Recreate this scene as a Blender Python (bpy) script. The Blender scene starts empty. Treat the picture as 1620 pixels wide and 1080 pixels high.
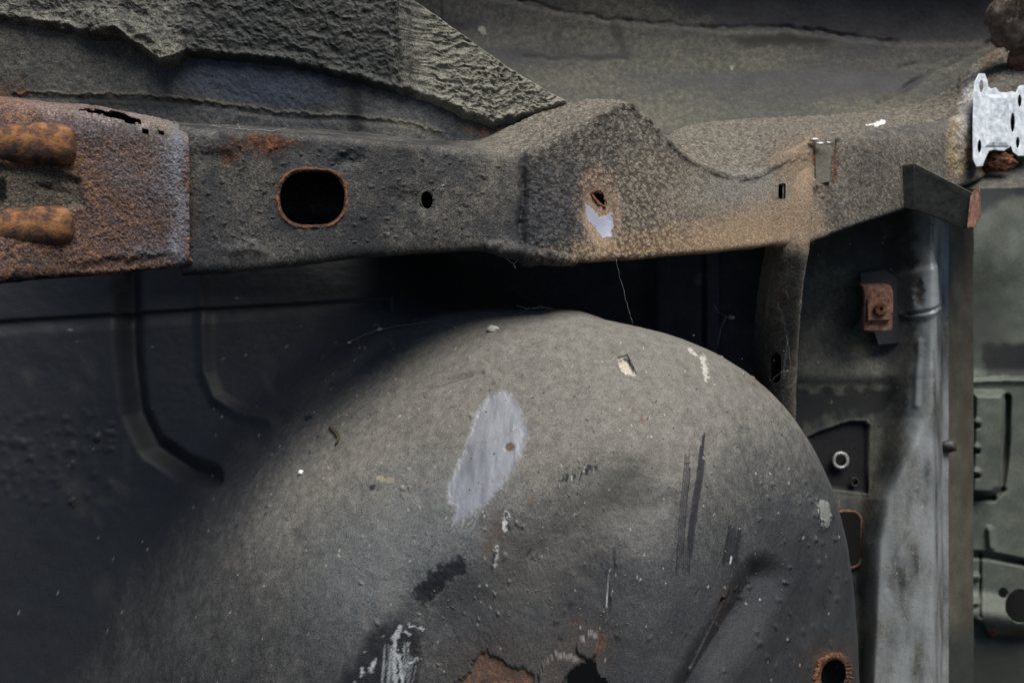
import bpy, bmesh, math, random
import numpy as np
from mathutils import Vector, Matrix
random.seed(7); rng = np.random.default_rng(7)
sc = bpy.context.scene
col = sc.collection
R = math.radians

# ------------------------------------------------------------------ camera
F = 1170.0                                   # focal length in picture units (1620 wide)
PITCH = 20.0
CAM = np.array([0.0, 0.0, 1.0])
cp, sp = math.cos(R(PITCH)), math.sin(R(PITCH))
RIGHT = np.array([1.0, 0, 0]); FWD = np.array([0, cp, -sp]); UP = np.array([0, sp, cp])
cam = bpy.data.cameras.new('camera'); camo = bpy.data.objects.new('camera', cam); col.objects.link(camo)
camo.location = CAM; camo.rotation_euler = (R(90 - PITCH), 0, 0)
cam.sensor_width = 36; cam.lens = 26.0; cam.clip_start = 0.01; cam.clip_end = 100
cam.dof.use_dof = True; cam.dof.focus_distance = 0.60; cam.dof.aperture_fstop = 8.0
sc.camera = camo
# ------------------------------------------------------------------ daylight
w = bpy.data.worlds.new('World'); sc.world = w; w.use_nodes = True
nt = w.node_tree; bg = nt.nodes['Background']
sky = nt.nodes.new('ShaderNodeTexSky'); sky.sky_type = 'NISHITA'; sky.sun_disc = False
SUN = np.array([0.20, -0.12, 0.92]); SUN /= np.linalg.norm(SUN)
sky.sun_elevation = math.asin(SUN[2]); sky.sun_rotation = math.atan2(SUN[0], SUN[1])
sky.air_density = 1.0; sky.dust_density = 2.0
nt.links.new(sky.outputs[0], bg.inputs[0]); bg.inputs[1].default_value = 0.058
sl = bpy.data.lights.new('sun', 'SUN'); sl.energy = 5.0; sl.angle = R(44); sl.color = (1.0, 0.96, 0.90)
so = bpy.data.objects.new('sun', sl); col.objects.link(so)
so.rotation_euler = Vector(SUN).to_track_quat('Z', 'Y').to_euler()
sc.view_settings.view_transform = 'Standard'; sc.view_settings.look = 'None'
sc.view_settings.exposure = 0.2; sc.view_settings.gamma = 1.0

# ------------------------------------------------------------------ geometry helpers
def P(x, y, d):
    """point seen in direction (x, y) of the 1620x1080 survey picture, d metres deep"""
    x = np.asarray(x, float); y = np.asarray(y, float); d = np.asarray(d, float)
    a = (x - 810) / F * d; b = -(y - 540) / F * d
    return CAM + a[..., None] * RIGHT + b[..., None] * UP + d[..., None] * FWD
def UVD(W):
    q = W - CAM; d = q @ FWD
    return 810 + F * (q @ RIGHT) / d, 540 - F * (q @ UP) / d, d
def sm(a, b, x):
    t = np.clip((x - a) / (b - a), 0, 1); return t * t * (3 - 2 * t)

_perm = rng.permutation(256).astype(np.int32); _perm = np.concatenate([_perm, _perm, _perm])
_g = rng.normal(size=(256, 3)); _g /= np.linalg.norm(_g, axis=1)[:, None]; _g = _g.astype(np.float32)
def perlin(p):
    sh = p.shape[:-1]; p = p.reshape(-1, 3).astype(np.float64) + 1000.0
    i = np.floor(p).astype(np.int64); f = (p - i).astype(np.float32); i &= 255
    u = f * f * f * (f * (f * 6 - 15) + 10)
    out = 0
    for dx in (0, 1):
        wx = u[:, 0] if dx else 1 - u[:, 0]
        for dy in (0, 1):
            wy = u[:, 1] if dy else 1 - u[:, 1]
            for dz in (0, 1):
                wz = u[:, 2] if dz else 1 - u[:, 2]
                h = _perm[_perm[_perm[i[:, 0] + dx] + i[:, 1] + dy] + i[:, 2] + dz]
                g = _g[h]
                out = out + wx * wy * wz * (g[:, 0] * (f[:, 0] - dx) + g[:, 1] * (f[:, 1] - dy) + g[:, 2] * (f[:, 2] - dz))
    return (out * 1.6).reshape(sh)
def fbm(W, freq, octv=4, gain=0.5, off=0.0, aniso=(1, 1, 1)):
    a = 1.0; s = 0; n = 0; q = W * np.array(aniso) * freq + off
    for k in range(octv):
        s = s + a * perlin(q + 17.3 * k); n += a; a *= gain; q = q * 2.03
    return s / n
def ridged(W, freq, octv=3, off=0.0, aniso=(1, 1, 1)):
    a = 1.0; s = 0; n = 0; q = W * np.array(aniso) * freq + off
    for k in range(octv):
        s = s + a * (1 - 2.2 * np.abs(perlin(q + 11.1 * k))); n += a; a *= 0.5; q = q * 2.1
    return s / n

class Msk:
    """soft shapes placed on a surface by survey coordinates, edges roughened by noise"""
    def __init__(s, U, V, W=None, rough=0.0, fr=120):
        if rough and W is not None:
            U = U + rough * fbm(W, fr, 4, off=3.1); V = V + rough * fbm(W, fr, 4, off=9.7)
        s.U, s.V = U, V
    def _box(s, xs, ys, m):
        return (s.U > min(xs) - m) & (s.U < max(xs) + m) & (s.V > min(ys) - m) & (s.V < max(ys) + m)
    def _fill(s, b, f):
        o = np.zeros(s.U.shape)
        if b.any(): o[b] = f(s.U[b], s.V[b])
        return o
    def cap(s, pts, wd, soft=2.0):
        xs = [p[0] for p in pts]; ys = [p[1] for p in pts]
        def f(u, v):
            best = np.full(u.shape, 1e9)
            for (x0, y0), (x1, y1) in zip(pts[:-1], pts[1:]):
                dx, dy = x1 - x0, y1 - y0; L = dx * dx + dy * dy + 1e-9
                t = np.clip(((u - x0) * dx + (v - y0) * dy) / L, 0, 1)
                best = np.minimum(best, np.hypot(u - x0 - t * dx, v - y0 - t * dy))
            return 1 - sm(wd - soft / 2, wd + soft / 2, best)
        return s._fill(s._box(xs, ys, wd + soft + 1), f)
    def ell(s, cx, cy, rx, ry, ang=0, soft=0.2):
        m = max(rx, ry) * (1 + soft) + 1; c, q = math.cos(R(ang)), math.sin(R(ang))
        def f(u, v):
            a = ((u - cx) * c + (v - cy) * q) / rx; b = (-(u - cx) * q + (v - cy) * c) / ry
            return 1 - sm(1 - soft, 1 + soft, np.hypot(a, b))
        return s._fill(s._box([cx], [cy], m), f)
    def sd(s, pts, u=None, v=None):
        u = s.U if u is None else u; v = s.V if v is None else v
        best = np.full(u.shape, 1e9); ins = np.zeros(u.shape, bool); n = len(pts)
        for k in range(n):
            x0, y0 = pts[k]; x1, y1 = pts[(k + 1) % n]
            dx, dy = x1 - x0, y1 - y0; L = dx * dx + dy * dy + 1e-9
            t = np.clip(((u - x0) * dx + (v - y0) * dy) / L, 0, 1)
            best = np.minimum(best, np.hypot(u - x0 - t * dx, v - y0 - t * dy))
            c = ((y0 > v) != (y1 > v))
            ins ^= c & (u < (x1 - x0) * (v - y0) / ((y1 - y0) if y1 != y0 else 1e-9) + x0)
        return np.where(ins, -best, best)
    def pol(s, pts, soft=3.0):
        xs = [p[0] for p in pts]; ys = [p[1] for p in pts]
        return s._fill(s._box(xs, ys, soft + 1), lambda u, v: 1 - sm(-soft / 2, soft / 2, s.sd(pts, u, v)))

def bs_mat(n, m):
    """clamped cubic B-spline basis: m samples x n control points"""
    k = 3; kn = np.concatenate([[0] * k, np.linspace(0, 1, n - k + 1), [1] * k])
    t = np.linspace(0, 1, m); t[-1] = 1 - 1e-9
    B = np.array([(t >= kn[i]) & (t < kn[i + 1]) for i in range(len(kn) - 1)], float).T
    for p in range(1, k + 1):
        N = np.zeros((m, B.shape[1] - 1))
        for i in range(N.shape[1]):
            a = kn[i + p] - kn[i]; b = kn[i + p + 1] - kn[i + 1]
            if a > 0: N[:, i] += (t - kn[i]) / a * B[:, i]
            if b > 0: N[:, i] += (kn[i + p + 1] - t) / b * B[:, i + 1]
        B = N
    return B
def bsurf(ctrl, nu, nv):
    C = np.array(ctrl, float)
    Wc = P(C[..., 0], C[..., 1], C[..., 2])
    return np.einsum('ua,abk,vb->uvk', bs_mat(C.shape[0], nu), Wc, bs_mat(C.shape[1], nv))
def interp(keys, x, cubic=True):
    """keys: list of (x, a, b, ...) -> smooth interpolation (monotone-ish pchip)"""
    K = np.array(keys, float); X = K[:, 0]; Y = K[:, 1:]
    h = np.diff(X)[:, None]; dl = np.diff(Y, axis=0) / h
    m = np.zeros_like(Y); m[0] = dl[0]; m[-1] = dl[-1]
    for i in range(1, len(X) - 1):
        a, b = dl[i - 1], dl[i]
        m[i] = np.where(a * b > 0, 2 * a * b / (a + b + 1e-12 * np.sign(a + b)), 0) * 0.6 + 0.4 * (a + b) / 2
    i = np.clip(np.searchsorted(X, x) - 1, 0, len(X) - 2)
    t = ((x - X[i]) / h[i, 0])[:, None]; hh = h[i]
    return ((2*t**3-3*t**2+1)*Y[i] + (t**3-2*t**2+t)*hh*m[i] + (-2*t**3+3*t**2)*Y[i+1] + (t**3-t**2)*hh*m[i+1])
def normals(W, closed=False, sign=None):
    du = np.gradient(W, axis=0)
    if closed: dv = (np.roll(W, -1, 1) - np.roll(W, 1, 1)) / 2
    else: dv = np.gradient(W, axis=1)
    n = np.cross(du, dv); n /= np.linalg.norm(n, axis=2)[..., None] + 1e-12
    if sign is None:
        v = CAM - W; s = np.sum(n * v, axis=2)
        sign = 1 if s.mean() > 0 else -1
    return n * sign

# ------------------------------------------------------------------ scene graph helpers
def root(name, label, cat, loc, group=None):
    o = bpy.data.objects.new(name, None); col.objects.link(o); o.empty_display_size = 0.05
    o.location = loc; o['label'] = label; o['category'] = cat
    if group: o['group'] = group
    return o
def wloc(o):
    v = Vector((0, 0, 0))
    while o: v += o.location; o = o.parent
    return v
def link(name, me, mat, parent=None, label=None, loc=None):
    """me holds world coordinates; the object's origin goes to its own centre"""
    n = len(me.vertices); co = np.empty(n * 3, np.float32); me.vertices.foreach_get('co', co); co = co.reshape(-1, 3)
    c = (co.min(0) + co.max(0)) / 2 if loc is None else np.array(loc, np.float32)
    me.vertices.foreach_set('co', (co - c).astype(np.float32).ravel())
    o = bpy.data.objects.new(name, me); col.objects.link(o)
    if mat: me.materials.append(mat)
    if parent: o.parent = parent; o.location = Vector(c.tolist()) - wloc(parent)
    else: o.location = c.tolist()
    if label: o['label'] = label
    me.update(); return o
def grid(name, W, mat, parent, att={}, closed=False, hole=None, flip=False, label=None, kind=None, smooth=True):
    nu, nv = W.shape[:2]; idx = np.arange(nu * nv).reshape(nu, nv)
    if closed: nxt = np.roll(idx, -1, 1); a, b, c, d = idx[:-1], idx[1:], nxt[1:], nxt[:-1]
    else: a, b, c, d = idx[:-1, :-1], idx[1:, :-1], idx[1:, 1:], idx[:-1, 1:]
    q = np.stack([a, b, c, d], -1).reshape(-1, 4)
    if hole is not None:
        hf = hole.ravel(); q = q[~(hf[q].sum(1) >= 2)]
    if flip: q = q[:, ::-1]
    me = bpy.data.meshes.new(name)
    me.vertices.add(nu * nv); me.vertices.foreach_set('co', W.reshape(-1).astype(np.float32))
    me.loops.add(q.size); me.loops.foreach_set('vertex_index', q.ravel().astype(np.int32))
    me.polygons.add(len(q)); me.polygons.foreach_set('loop_start', np.arange(0, q.size, 4, dtype=np.int32))
    me.polygons.foreach_set('loop_total', np.full(len(q), 4, np.int32))
    me.update(calc_edges=True)
    me.polygons.foreach_set('use_smooth', np.full(len(q), smooth))
    for k, v in att.items():
        if v.ndim == 3:
            A = me.attributes.new(k, 'FLOAT_COLOR', 'POINT'); rgba = np.ones((nu * nv, 4), np.float32)
            rgba[:, :3] = v.reshape(-1, 3); A.data.foreach_set('color', rgba.ravel())
        else:
            A = me.attributes.new(k, 'FLOAT', 'POINT'); A.data.foreach_set('value', v.ravel().astype(np.float32))
    o = link(name, me, mat, parent, label)
    if kind: o['kind'] = kind
    return o
class Paint:
    """worn-surface attributes for one sheet"""
    def __init__(s, shape):
        z = lambda: np.zeros(shape)
        s.cell = z(); s.dust, s.rust, s.metal, s.tm, s.tint = z(), z(), z(), z(), np.zeros(shape + (3,))
    def add(s, m, c):
        m = np.clip(m, 0, 1); t = s.tm; n = m + t * (1 - m)
        s.tint = (np.array(c) * m[..., None] + s.tint * (t * (1 - m))[..., None]) / np.maximum(n, 1e-6)[..., None]; s.tm = n
    def d(s): return dict(dust=s.dust, rust=s.rust, metal=s.metal, tm=s.tm, tint=s.tint, cell=np.clip(s.cell, 0, 1))

# ------------------------------------------------------------------ materials
def N(t, ty, **kw):
    n = t.nodes.new(ty)
    for k, v in kw.items():
        if k.startswith('i_'):
            key = k[2:]; key = int(key) if key.isdigit() else key
            n.inputs[key].default_value = v
        else: setattr(n, k, v)
    return n
def ramp(t, fac, stops):
    n = t.nodes.new('ShaderNodeValToRGB'); e = n.color_ramp.elements
    e[0].position, e[0].color = stops[0][0], (*stops[0][1], 1)
    e[1].position, e[1].color = stops[-1][0], (*stops[-1][1], 1)
    for p, c in stops[1:-1]:
        x = e.new(p); x.color = (*c, 1)
    t.links.new(fac, n.inputs[0]); return n.outputs[0]
def mth(t, op, a, b=None, clamp=False):
    n = t.nodes.new('ShaderNodeMath'); n.operation = op; n.use_clamp = clamp
    for i, v in enumerate((a, b)):
        if v is None: continue
        if isinstance(v, (int, float)): n.inputs[i].default_value = v
        else: t.links.new(v, n.inputs[i])
    return n.outputs[0]
def mixc(t, f, a, b, bt='MIX'):
    n = t.nodes.new('ShaderNodeMix'); n.data_type = 'RGBA'; n.blend_type = bt
    for i, v in ((0, f), (6, a), (7, b)):
        if isinstance(v, (int, float)): n.inputs[i].default_value = v
        elif isinstance(v, tuple): n.inputs[i].default_value = (*v, 1)
        else: t.links.new(v, n.inputs[i])
    return n.outputs[2]
def noise(t, co, scale, detail=4, rough=0.55, dist=0):
    n = N(t, 'ShaderNodeTexNoise', i_Scale=scale, i_Detail=detail, i_Roughness=rough, i_Distortion=dist)
    t.links.new(co, n.inputs['Vector']); return n.outputs[0]
RUST = [(0.30, (.018, .010, .008)), (0.42, (.055, .024, .015)), (0.52, (.14, .055, .026)), (0.62, (.25, .115, .05)), (0.74, (.37, .21, .10))]
def grime(name, base=(.02, .021, .024), base2=(.045, .046, .050), dust=(.20, .18, .15), dust2=(.11, .10, .088), rough=.62, spec=.2,
          grain=900, gstr=.35, mid=260, mstr=.25, rust=RUST, metalcol=(.30, .31, .36), metalrough=.45, metallic=.6, speck=.35, blend=.9, rustscale=110, brush=None, bdist=.0010, mtl=2.0, mtn=2.2, cells=False, fv=.32):
    m = bpy.data.materials.new(name); m.use_nodes = True; t = m.node_tree; b = t.nodes['Principled BSDF']
    tc = N(t, 'ShaderNodeTexCoord').outputs['Object']
    A = lambda k: N(t, 'ShaderNodeAttribute', attribute_name=k)
    big = noise(t, tc, 22, 5); midn = noise(t, tc, mid * .5, 5, .62); gr = noise(t, tc, grain, 2, .7)
    fine = noise(t, tc, mid * 2.2, 4, .6)
    c = mixc(t, ramp(t, big, [(.35, (0, 0, 0)), (.65, (1, 1, 1))]), base, base2)
    dcol = mixc(t, ramp(t, midn, [(.3, (0, 0, 0)), (.7, (1, 1, 1))]), dust2, dust)
    # dust coverage: painted amount broken by grain
    dk = mth(t, 'ADD', A('dust').outputs['Fac'], mth(t, 'MULTIPLY', mth(t, 'SUBTRACT', midn, .5), blend))
    dk = mth(t, 'ADD', dk, mth(t, 'MULTIPLY', mth(t, 'SUBTRACT', gr, .5), blend * 1.4))
    dk = mth(t, 'MULTIPLY', dk, mth(t, 'MULTIPLY', A('dust').outputs['Fac'], 6, True), True)
    c = mixc(t, dk, c, dcol)
    # rust
    rn = noise(t, tc, rustscale, 8, .72, .4)
    rc = ramp(t, rn, rust)
    ra = A('rust').outputs['Fac']
    rk = mth(t, 'ADD', mth(t, 'MULTIPLY', ra, 2.2), mth(t, 'MULTIPLY', mth(t, 'SUBTRACT', noise(t, tc, rustscale * 4, 6, .75), .62), 5.0))
    rk = mth(t, 'MULTIPLY', rk, mth(t, 'MULTIPLY', ra, 5, True), True)
    c = mixc(t, rk, c, rc)
    # coloured marks
    ta = A('tm').outputs['Fac']; tk = mth(t, 'ADD', mth(t, 'MULTIPLY', ta, 1.6), mth(t, 'MULTIPLY', mth(t, 'SUBTRACT', fine, .55), 1.6))
    tk = mth(t, 'MULTIPLY', tk, mth(t, 'MULTIPLY', ta, 5, True), True)
    c = mixc(t, tk, c, A('tint').outputs['Color'])
    # bare metal
    ma = A('metal').outputs['Fac']; mk = mth(t, 'ADD', mth(t, 'MULTIPLY', ma, mtl), mth(t, 'MULTIPLY', mth(t, 'SUBTRACT', fine, .55), mtn))
    mk = mth(t, 'MULTIPLY', mk, mth(t, 'MULTIPLY', ma, 5, True), True)
    mc = metalcol
    if brush:
        mp = N(t, 'ShaderNodeMapping'); t.links.new(tc, mp.inputs[0]); mp.inputs['Rotation'].default_value = brush[0]; mp.inputs['Scale'].default_value = brush[1]
        bn = noise(t, mp.outputs[0], 90, 4, .65)
        mc = ramp(t, bn, [(.3, tuple(v * .68 for v in metalcol)), (.7, tuple(min(1, v * 1.4) for v in metalcol))])  # brush streaks; their contrast also paints in the glints
    # grain in value and pale specks
    g2 = ramp(t, gr, [(.3, (1 - speck,) * 3), (.7, (1 + speck * .9,) * 3)])
    c = mixc(t, 1.0, c, g2, 'MULTIPLY')
    c = mixc(t, 1.0, c, ramp(t, fine, [(.32, (1 - fv * 1.2,) * 3), (.5, (1, 1, 1)), (.68, (1 + fv,) * 3)]), 'MULTIPLY')
    cell = 0.0
    if cells:
        ce = A('cell').outputs['Fac']
        dv = N(t, 'ShaderNodeVectorMath', operation='MULTIPLY_ADD'); nz3 = N(t, 'ShaderNodeTexNoise', i_Scale=260.0, i_Detail=3.0); t.links.new(tc, nz3.inputs['Vector'])
        t.links.new(nz3.outputs[1], dv.inputs[0]); dv.inputs[1].default_value = (.006,) * 3; t.links.new(tc, dv.inputs[2])
        vo = N(t, 'ShaderNodeTexVoronoi', i_Scale=270.0, i_Randomness=1.0); vo.feature = 'SMOOTH_F1'; vo.inputs['Smoothness'].default_value = .35; t.links.new(dv.outputs[0], vo.inputs['Vector'])
        cell = mth(t, 'MULTIPLY', mth(t, 'SUBTRACT', .62, vo.outputs['Distance']), ce)
        c = mixc(t, ce, c, mixc(t, 1.0, c, ramp(t, vo.outputs['Distance'], [(.25, (1.25,) * 3), (.45, (.95,) * 3), (.66, (.38,) * 3)]), 'MULTIPLY'))
    c = mixc(t, mk, c, mc)
    t.links.new(c, b.inputs['Base Color'])
    rr = mth(t, 'ADD', rough, mth(t, 'MULTIPLY', mth(t, 'MAXIMUM', dk, rk), .35), True)
    n = N(t, 'ShaderNodeMix', data_type='FLOAT'); t.links.new(mk, n.inputs[0]); t.links.new(rr, n.inputs[2]); n.inputs[3].default_value = metalrough
    t.links.new(n.outputs[0], b.inputs['Roughness'])
    t.links.new(mth(t, 'MULTIPLY', mk, metallic), b.inputs['Metallic'])
    b.inputs['Specular IOR Level'].default_value = spec
    h = mth(t, 'ADD', mth(t, 'MULTIPLY', gr, gstr * .45), mth(t, 'MULTIPLY', fine, mstr))
    h = mth(t, 'ADD', h, mth(t, 'MULTIPLY', midn, mstr * 1.6))
    h = mth(t, 'ADD', h, mth(t, 'MULTIPLY', mth(t, 'MULTIPLY', rn, rk), .8))
    h = mth(t, 'ADD', mth(t, 'MULTIPLY', h, mth(t, 'SUBTRACT', 1.0, mth(t, 'MULTIPLY', mk, .8))), mth(t, 'MULTIPLY', cell, 1.3) if cells else 0.0)
    bp = N(t, 'ShaderNodeBump'); bp.inputs['Strength'].default_value = 1.0; bp.inputs['Distance'].default_value = bdist
    t.links.new(h, bp.inputs['Height']); t.links.new(bp.outputs[0], b.inputs['Normal'])
    return m
def plain(name, c, rough=.6, metallic=0, var=.4, scale=300, bump=.3, c2=None, spec=.5):
    m = bpy.data.materials.new(name); m.use_nodes = True; t = m.node_tree; b = t.nodes['Principled BSDF']
    tc = N(t, 'ShaderNodeTexCoord').outputs['Object']; n = noise(t, tc, scale, 6, .65)
    lo = tuple(v * (1 - var) for v in c) if c2 is None else c2
    t.links.new(ramp(t, n, [(.35, lo), (.68, c)]), b.inputs['Base Color'])
    b.inputs['Roughness'].default_value = rough; b.inputs['Metallic'].default_value = metallic; b.inputs['Specular IOR Level'].default_value = spec
    bp = N(t, 'ShaderNodeBump'); bp.inputs['Strength'].default_value = bump; bp.inputs['Distance'].default_value = .002
    t.links.new(n, bp.inputs['Height']); t.links.new(bp.outputs[0], b.inputs['Normal'])
    return m
def rusty(name, stops=RUST, scale=120, rough=.85, bump=.7):
    m = bpy.data.materials.new(name); m.use_nodes = True; t = m.node_tree; b = t.nodes['Principled BSDF']
    tc = N(t, 'ShaderNodeTexCoord').outputs['Object']; n = noise(t, tc, scale, 9, .74, .3)
    t.links.new(ramp(t, n, stops), b.inputs['Base Color']); b.inputs['Roughness'].default_value = rough
    b.inputs['Specular IOR Level'].default_value = .3
    bp = N(t, 'ShaderNodeBump'); bp.inputs['Strength'].default_value = bump; bp.inputs['Distance'].default_value = .003
    t.links.new(n, bp.inputs['Height']); t.links.new(bp.outputs[0], b.inputs['Normal'])
    return m
M = {}
M['arch'] = grime('dusty_underseal', speck=.36, fv=.12, mtl=1.3, mtn=1.1, bdist=.0006, spec=.45, rough=.5, blend=.85, dust=(.165, .155, .138), dust2=(.095, .090, .078), base=(.024, .026, .030), base2=(.040, .043, .046), mstr=.16, gstr=.8, brush=((0, R(55), 0), (1.5, .3, .22)), metalcol=(.27, .28, .305), metallic=.45, metalrough=.36, rustscale=160)
M['rail'] = grime('rail_underseal', cells=True, speck=.5, base=(.018, .019, .021), base2=(.032, .034, .037), dust=(.20, .178, .145), dust2=(.11, .098, .082), mstr=.12, gstr=.45, rustscale=120, metalcol=(.33, .34, .42), metallic=.2, bdist=.0009)
M['seal'] = grime('thick_underseal', speck=.45, blend=1.2, base=(.022, .024, .024), base2=(.04, .042, .038), dust=(.24, .23, .19), dust2=(.13, .125, .10), mstr=.16, gstr=.3)
M['side'] = grime('side_paint', base=(.026, .030, .038), base2=(.045, .052, .064), dust=(.14, .13, .105), dust2=(.08, .076, .062), mstr=.35, gstr=.5)
M['far'] = grime('floor_underside', base=(.022, .022, .026), base2=(.036, .036, .04), dust=(.135, .128, .10), dust2=(.065, .064, .052), mstr=.10, gstr=.3, blend=1.0, speck=.35)
M['wall'] = grime('inner_wall_paint', base=(.035, .037, .045), base2=(.06, .062, .07), dust=(.06, .056, .05), dust2=(.035, .034, .032), mstr=.15)
M['sill'] = grime('sill_paint', mtl=1.2, mtn=.7, base=(.036, .039, .040), base2=(.075, .078, .074), dust=(.17, .165, .135), dust2=(.09, .09, .075), mstr=.12, gstr=.2, blend=.6, metalcol=(.32, .345, .35), metallic=.3, metalrough=.5, speck=.2)
M['green'] = grime('grey_green_paint', base=(.07, .082, .07), base2=(.115, .13, .11), dust=(.06, .06, .045), dust2=(.04, .04, .03), mstr=.08, gstr=.1, rough=.42, blend=.5, speck=.12)
M['olive'] = grime('olive_paint', base=(.065, .065, .05), base2=(.12, .115, .088), dust=(.06, .05, .035), dust2=(.04, .035, .028), mstr=.15, gstr=.2, blend=.5, speck=.2)
M['sleeve'] = grime('rusted_steel', rust=[(.30, (.025, .016, .016)), (.40, (.075, .045, .040)), (.48, (.14, .088, .078)), (.58, (.22, .115, .06)), (.68, (.34, .18, .08))], speck=.85, base=(.075, .062, .066), base2=(.15, .13, .133), dust=(.14, .12, .09), dust2=(.08, .07, .055), rough=.55, mstr=.9, gstr=.9, rustscale=260, metalcol=(.21, .215, .25), metallic=.2, metalrough=.55, mid=300)
M['rust'] = rusty('rust')
# unseen light-blocking sheet added between the rail and the floor
M['rustorange'] = rusty('orange_rust', [(.36, (.025, .018, .016)), (.45, (.07, .045, .038)), (.50, (.13, .062, .038)), (.58, (.27, .12, .04)), (.68, (.28, .17, .11))], 95, bump=1.0)
M['rustpink'] = rusty('pink_brown_rust', [(.32, (.06, .025, .018)), (.45, (.17, .08, .055)), (.58, (.28, .15, .11)), (.72, (.36, .22, .17))], 150)
M['alloy'] = plain('bare_alloy', (.80, .84, .88), .5, .1, .0, 110, .3, c2=(.38, .42, .47))
M['black'] = plain('black_void', (.006, .006, .007), .9)
M['dark'] = plain('dark_paint', (.055, .058, .048), .5, 0, .65, 120, .45)
M['blackish'] = plain('black_paint', (.02, .021, .024), .5)
M['darkdust'] = plain('dusty_plate', (.15, .135, .105), .8, 0, .5, 300, .4)
M['zinc'] = plain('bright_zinc', (.62, .63, .61), .42, .5, .5)
M['web'] = plain('cobweb', (.5, .48, .44), .8, 0, .4)
M['pale'] = plain('pale_flake', (.50, .46, .38), .8, 0, .4, 500)
M['mud'] = plain('dry_mud', (.27, .21, .16), .95, 0, .7, 90, .9)
M['twig'] = plain('dry_twig', (.07, .055, .03), .8, 0, .6, 400)
M['white'] = plain('white_crumb', (.8, .8, .76), .7, 0, .1)

# ------------------------------------------------------------------ small-shape helpers
def hole_ring(name, pts, d, depth, wid, mat, parent, lip=.0015, rough=.0006, inner=None, label=None, tilt=None):
    """rim of a punched hole: an outer lip, a rounded edge and a wall going in; pts is a closed outline"""
    n = 160; K = np.array(pts + [pts[0]], float)
    seg = np.hypot(*np.diff(K, axis=0).T); s = np.concatenate([[0], np.cumsum(seg)])
    t = np.linspace(0, s[-1], n, endpoint=False)
    ox, oy = np.interp(t, s, K[:, 0]), np.interp(t, s, K[:, 1])
    for _ in range(3):
        ox = (np.roll(ox, 1) + 2 * ox + np.roll(ox, -1)) / 4; oy = (np.roll(oy, 1) + 2 * oy + np.roll(oy, -1)) / 4
    cx, cy = ox.mean(), oy.mean()
    nx, ny = np.gradient(oy), -np.gradient(ox); L = np.hypot(nx, ny); nx /= L; ny /= L
    if ((ox - cx) * nx + (oy - cy) * ny).mean() < 0: nx, ny = -nx, -ny
    dd = d if np.isscalar(d) else None
    wv = 1 + (.9 if 'rust' in mat.name else .15) * np.array([fbm(np.array([[math.cos(a) * 2.2, math.sin(a) * 2.2, cx]]), 1.6, 3)[0] for a in np.linspace(0, 2 * math.pi, n, endpoint=False)])
    prof = [(wid * wv, .001), (wid * wv * .8, -lip * .5), (wid * .45, -lip), (wid * .12, -lip * .8), (-wid * .12, .0003), (-wid * .2, depth * .4), (-wid * .2, depth)]
    rows = []
    for k, (o, z) in enumerate(prof):
        x, y = ox + nx * o, oy + ny * o
        D = (d(x, y) if callable(d) else d) + z
        rows.append(P(x, y, D))
    W = np.stack(rows)
    W = W + (fbm(W, 260, 4)[..., None] * rough * 1.4) * -FWD
    return grid(name, W, mat, parent, closed=True, label=label)
def blob_mesh(c, r, seed, amp=.25, sub=3, sq=(1, 1, 1)):
    bm = bmesh.new(); bmesh.ops.create_icosphere(bm, subdivisions=sub, radius=1)
    V = np.array([v.co[:] for v in bm.verts]); nz = fbm(V, 1.6, 4, off=seed)
    V = V * (1 + amp * nz)[:, None] * np.array(sq) * r + np.array(c)
    for v, q in zip(bm.verts, V): v.co = q
    me = bpy.data.meshes.new('m'); bm.to_mesh(me); bm.free()
    for p in me.polygons: p.use_smooth = True
    return me
def tube_mesh(pts, r, n=6, taper=True):
    pts = [Vector(p) for p in pts]; bm = bmesh.new(); rings = []
    for i, p in enumerate(pts):
        tdir = (pts[min(i + 1, len(pts) - 1)] - pts[max(i - 1, 0)]).normalized()
        a = tdir.orthogonal().normalized(); b = tdir.cross(a)
        rr = r[i] if isinstance(r, (list, tuple)) else r
        rings.append([bm.verts.new(p + (a * math.cos(k * 2 * math.pi / n) + b * math.sin(k * 2 * math.pi / n)) * rr) for k in range(n)])
    for A_, B_ in zip(rings[:-1], rings[1:]):
        for k in range(n): bm.faces.new((A_[k], A_[(k + 1) % n], B_[(k + 1) % n], B_[k]))
    bm.faces.new(rings[0][::-1]); bm.faces.new(rings[-1])
    me = bpy.data.meshes.new('m'); bm.to_mesh(me); bm.free()
    for p in me.polygons: p.use_smooth = True
    return me
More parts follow.
